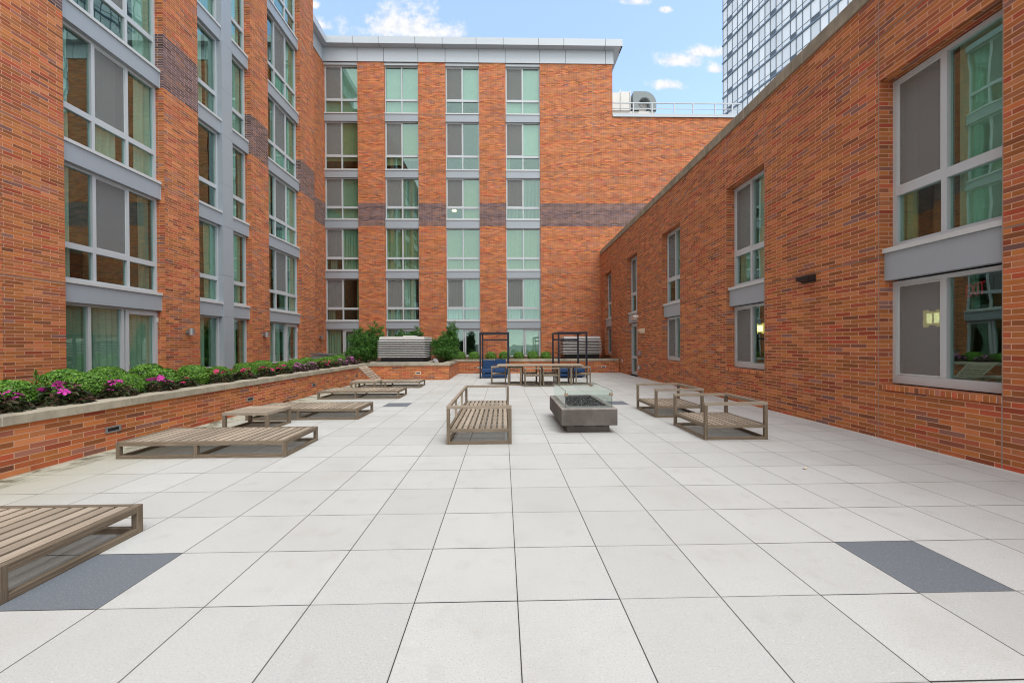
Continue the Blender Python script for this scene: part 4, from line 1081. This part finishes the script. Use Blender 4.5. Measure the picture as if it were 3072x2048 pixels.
def boxwood(k, x, y, lb, sc_=1.0, sz=1.0):
    global stem_me
    t = thing('boxwood', lb, 'shrub', (x,y,.655), k*1.7, 'clipped round boxwoods in the planters'); t.scale = (sc_,sc_,sc_*sz)
    add('foliage', bm[k % 3], t)
    if stem_me is None: s_ = stem_mb().build('stems', 'bark', t); stem_me = s_.data
    else: add('stems', stem_me, t)
ords = ['nearest','second','third','fourth','fifth','sixth','seventh','eighth','ninth','tenth','eleventh','twelfth','thirteenth','fourteenth']
fr = [5.33,6.28,6.95,7.67,8.38,9.18,10.02,10.82,11.68,12.45,13.12,13.87,14.83,15.7]
for k, y in enumerate(fr): boxwood(k, -6.50-.04*(k % 2), y, '%s round boxwood in the front row of the left planter, counting from the viewer' % ords[k], 1.0+.10*math.sin(k*2.1), 1.0)
for k, y in enumerate([6.55,7.26,8.05]): boxwood(k+1, -7.15, y, '%s round boxwood in the rear row of the left planter, counting from the viewer' % ords[k], 1.12, 1.05)
for k, y in enumerate([14.6,15.5,16.4]): boxwood(k+2, -7.1, y, '%s boxwood behind the front row near the grey utility cabinet' % ords[k], .9, .95)
bl = ['small round boxwood right of the shaggy evergreen before the dark door','round boxwood just left of the navy post before the dark door','round boxwood behind the left blue back cushion','round boxwood behind the right blue back cushion','round boxwood right of the left navy frame, before the pale door','round boxwood between the pale door and the brick, before its handle','round boxwood last in the row beside the right navy frame']
for k, x in enumerate((-2.25,-1.54,-.64,.06,.82,1.58,2.26)): boxwood(k, x, 20.75, bl[k], 1.08+.06*math.sin(k*3), 1.0)
# sprig beside the first boxwood
t = thing('conifer_sprig', 'thin upright green sprig rising behind the nearest boxwood', 'plant', (-6.9,5.95,.655))
g_ = np.random.default_rng(5); n = 420; zz_ = g_.random(n); p_ = np.stack([(1-zz_)*.09*g_.normal(size=n), (1-zz_)*.09*g_.normal(size=n), zz_*.52], 1)
add('foliage', leaf_mesh('foliage', p_, g_.normal(size=(n,3))+[0,0,.5], g_.uniform(.03,.055,n), .3, 'box_leaf', g_), t); b = MB(); b.tube((0,0,-.05),(0,0,.5),.01,.004,5); b.build('stem', 'bark', t)

def impatiens_leaves(seed, material, n=230, r=.24, h=.26):
    g_ = np.random.default_rng(seed); v = []; f = []
    for k in range(n):
        a_ = g_.uniform(0,6.283); q = math.sqrt(g_.random()); bx_, by_ = math.cos(a_)*q*r*.75, math.sin(a_)*q*r*.75
        z = h*(1-.75*q*q)*g_.uniform(.45,1.05); L = g_.uniform(.075,.125); w_ = L*.2; az = a_+g_.normal()*.6; el = g_.uniform(-.35,.55)
        d = np.array([math.cos(az)*math.cos(el), math.sin(az)*math.cos(el), math.sin(el)]); s_ = np.array([-math.sin(az), math.cos(az), g_.normal()*.2])
        p0 = np.array([bx_,by_,z]); m_ = p0+d*L*.5-np.array([0,0,.004]); p1 = p0+d*L-np.array([0,0,.02]); upv = np.array([0,0,.012])
        i = len(v); v += [p0, m_+s_*w_+upv, p1, m_-s_*w_+upv, m_]
        f += [(i,i+1,i+4),(i+1,i+2,i+4),(i+2,i+3,i+4),(i+3,i,i+4)]
    me = bpy.data.meshes.new('leaves'); me.from_pydata([tuple(q) for q in v], [], f); me.materials.append(M[material]); me.update(); return me
def flower_me(material):
    v = [(0,0,.006)]; f = []
    for k in range(5):
        a_ = k*2*math.pi/5
        c_ = lambda t_, r_, z_: (math.cos(a_+t_)*r_, math.sin(a_+t_)*r_, z_)
        i = len(v); v += [c_(-.5,.022,.006), c_(-.42,.040,.002), c_(0,.047,-.002), c_(.42,.040,.004), c_(.5,.022,.008)]
        f += [(0,i,i+1,i+2),(0,i+2,i+3,i+4)]
    me = bpy.data.meshes.new('flower'); me.from_pydata(v, [], f); me.materials.append(M[material]); me.update(); return me
FM = {k: flower_me(k) for k in ('magenta','hotpink','mauve')}
IL = [impatiens_leaves(s, 'imp_leaf') for s in (1,2,3)]; ILP = [impatiens_leaves(s, 'imp_leaf_pale', 260) for s in (7,8)]
fy = [(4.96,'magenta',8),(5.62,'magenta',9),(6.40,'magenta',6),(7.18,'magenta',7),(7.80,'hotpink',2),(8.68,'hotpink',6),(9.49,'hotpink',8),(10.28,'hotpink',8),(11.12,'hotpink',10),(11.99,'mauve',12),(12.69,'mauve',10),(13.54,'hotpink',9),(14.25,'hotpink',7),(15.05,'mauve',9),(15.95,'mauve',14)]
for k, (y, mt_, nf) in enumerate(fy):
    pale = mt_ == 'mauve'; rnd = random.Random(k+100)
    lb = '%s flowering impatiens along the left coping from the viewer, %s' % ((ords+['fifteenth'])[k], {'magenta':'dark leaves and magenta blooms','hotpink':'dark leaves and hot pink blooms','mauve':'pale variegated leaves and mauve blooms'}[mt_])
    sc_ = (.78 if nf == 2 else 1.0)*(1.30 if k in (1,14) else 1.12)
    t = thing('impatiens', lb, 'flower', (-6.17,y,.655), k*1.3, 'impatiens in bloom along the left planter'); t.scale = (sc_,)*3
    add('leaves', (ILP[k % 2] if pale else IL[k % 3]), t)
    for j in range(nf):
        a_ = rnd.uniform(0,6.28); q = math.sqrt(rnd.random())*.9; o = add('flower', FM[mt_], t)
        o.location = (math.cos(a_)*q*.2, math.sin(a_)*q*.2, .27*(1-.55*q*q)+rnd.uniform(.0,.03)); o.rotation_euler = (rnd.uniform(-.5,.9), rnd.uniform(-.6,.6), rnd.uniform(0,6)); s_ = rnd.uniform(.85,1.2); o.scale = (s_,)*3

def evergreen(lb, loc, spec, seed, ncl, per=62, trunk_h=1.4):
    """spec: list of (x,y,z,rx,rz) lobes; clusters of needle fans fill them"""
    g_ = np.random.default_rng(seed); P_ = []; Nn = []; cents = []
    wts = np.array([s_[3]**2*s_[4] for s_ in spec]); wts = wts/wts.sum()
    for k in range(ncl):
        s_ = spec[g_.choice(len(spec), p=wts)]; d = g_.normal(size=3); d /= np.linalg.norm(d); q = g_.random()**.45
        c_ = np.array(s_[:3])+d*q*np.array([s_[3],s_[3],s_[4]]); cents.append(c_)
        out = np.array([d[0], d[1], .55]); out /= np.linalg.norm(out)
        ln = g_.uniform(.12,.24); tt = g_.random(per)
        w_ = .075*(1-.6*tt)
        p_ = c_+out*(tt*ln)[:,None]+g_.normal(size=(per,3))*w_[:,None]*.8
        P_.append(p_); Nn.append(g_.normal(size=(per,3))+out*.4+np.array([0,0,.5]))
    P_ = np.concatenate(P_); Nn = np.concatenate(Nn)
    t = thing('evergreen_tree', lb, 'tree', loc)
    add('crown', leaf_mesh('crown', P_, Nn, g_.uniform(.04,.085,len(P_)), .34, 'ever_leaf', g_), t)
    b = MB(); b.tube((0,0,-.1),(.03,0,trunk_h*.55),.05,.035,8); b.tube((.03,0,trunk_h*.55),(spec[0][0]*.8,spec[0][1],spec[0][2]+spec[0][4]*.5),.035,.01,8)
    for k in range(0, len(cents), max(1, len(cents)//26)):
        c_ = cents[k]; z0_ = max(.1, c_[2]-.35)*.8; b.tube((.02,0,z0_), tuple(c_), .014, .004, 5)
    b.build('trunk', 'bark', t); return t
evergreen('broad shaggy evergreen with two peaks left of the white louvred box', (-6.35,18.3,.62), [(.45,0,1.42,.27,.50),(.15,0,.98,.58,.45),(-.36,.05,1.15,.34,.44),(-.05,-.05,.48,.74,.42),(.1,.1,.75,.6,.5)], 21, 900, 56)
evergreen('spiky shaggy evergreen right of the white louvred box', (-2.80,18.9,.62), [(.36,0,1.5,.17,.42),(.16,0,1.02,.40,.42),(-.28,.05,.80,.32,.38),(.08,-.1,.45,.55,.40)], 22, 680, 56)
evergreen('evergreen peeking over the back of the left louvred box', (-4.85,20.75,.62), [(.42,0,1.35,.18,.55),(.1,0,1.15,.32,.35),(-.5,.05,1.15,.26,.40),(-.2,0,.7,.6,.4)], 23, 400)
t = thing('dry_shrub', 'brown withered shrub at the foot of the spiky evergreen', 'shrub', (-3.02,18.45,.65))
g_ = np.random.default_rng(9); n = 900; p_ = g_.normal(size=(n,3))*[.14,.12,.13]+[0,0,.2]
add('foliage', leaf_mesh('foliage', p_, g_.normal(size=(n,3)), g_.uniform(.03,.06,n), .35, 'dry_leaf', g_), t); b = MB()
for k in range(9): b.tube((0,0,-.03),(.15*math.cos(k*.7),.13*math.sin(k*.7),.3),.008,.003,5)
b.build('stems', 'bark', t)
t = thing('low_shrub', 'low bright green shrub at the foot of the two peaked evergreen', 'shrub', (-7.35,17.9,.655))
g_ = np.random.default_rng(19); n = 1500; p_ = g_.normal(size=(n,3))*[.24,.16,.11]+[0,0,.22]
add('foliage', leaf_mesh('foliage', p_, g_.normal(size=(n,3))+[0,0,.5], g_.uniform(.04,.07,n), .4, 'box_leaf', g_), t); b = MB()
for k in range(7): b.tube((0,0,-.03),(.2*math.cos(k*.9),.14*math.sin(k*.9),.25),.008,.003,5)
b.build('stems', 'bark', t)
# small grey stone ornament on the coping
bmx = bmesh.new(); bmesh.ops.create_icosphere(bmx, subdivisions=3, radius=.12)
rnd = random.Random(4)
from mathutils import noise as mnoise
for v in bmx.verts: v.co *= 1+.55*mnoise.noise(v.co*9)+.15*mnoise.noise(v.co*25)
me = bpy.data.meshes.new('ornamental_stone'); bmx.to_mesh(me); bmx.free(); me.materials.append(M['grey_stone'])
o = bpy.data.objects.new('ornamental_stone', me); COL.objects.link(o); o.location = (-2.93,17.15,.77); tag(o, 'lumpy grey stone ornament on the planter corner left of the brown shrub', 'ornament')

b = MB(); b.box(-8, 17.4, .001, .012, .0, .016); b.build('base_flashing', 'white', right)
for k, (x, y, lb) in enumerate([(3.62,4.63,'tiny curled yellow leaf lying on the paving right of centre'),(-5.1,6.0,'tiny brown leaf lying by the left planter wall')]):
    b = MB()
    for j in range(4): b.quad([(-.03+.015*j,-.012-.004*(j%2),.006+.006*abs(j-1.5)),(-.015+.015*j,-.013,.006+.006*abs(j-.5)),(-.015+.015*j,.013,.006+.006*abs(j-.5)),(-.03+.015*j,.012,.006+.006*abs(j-1.5))])
    o = b.build('fallen_leaf', 'dry_leaf' if k else 'cream'); o.location = (x, y, 0); o.rotation_euler = (0,0,k+.4); tag(o, lb, 'leaf')
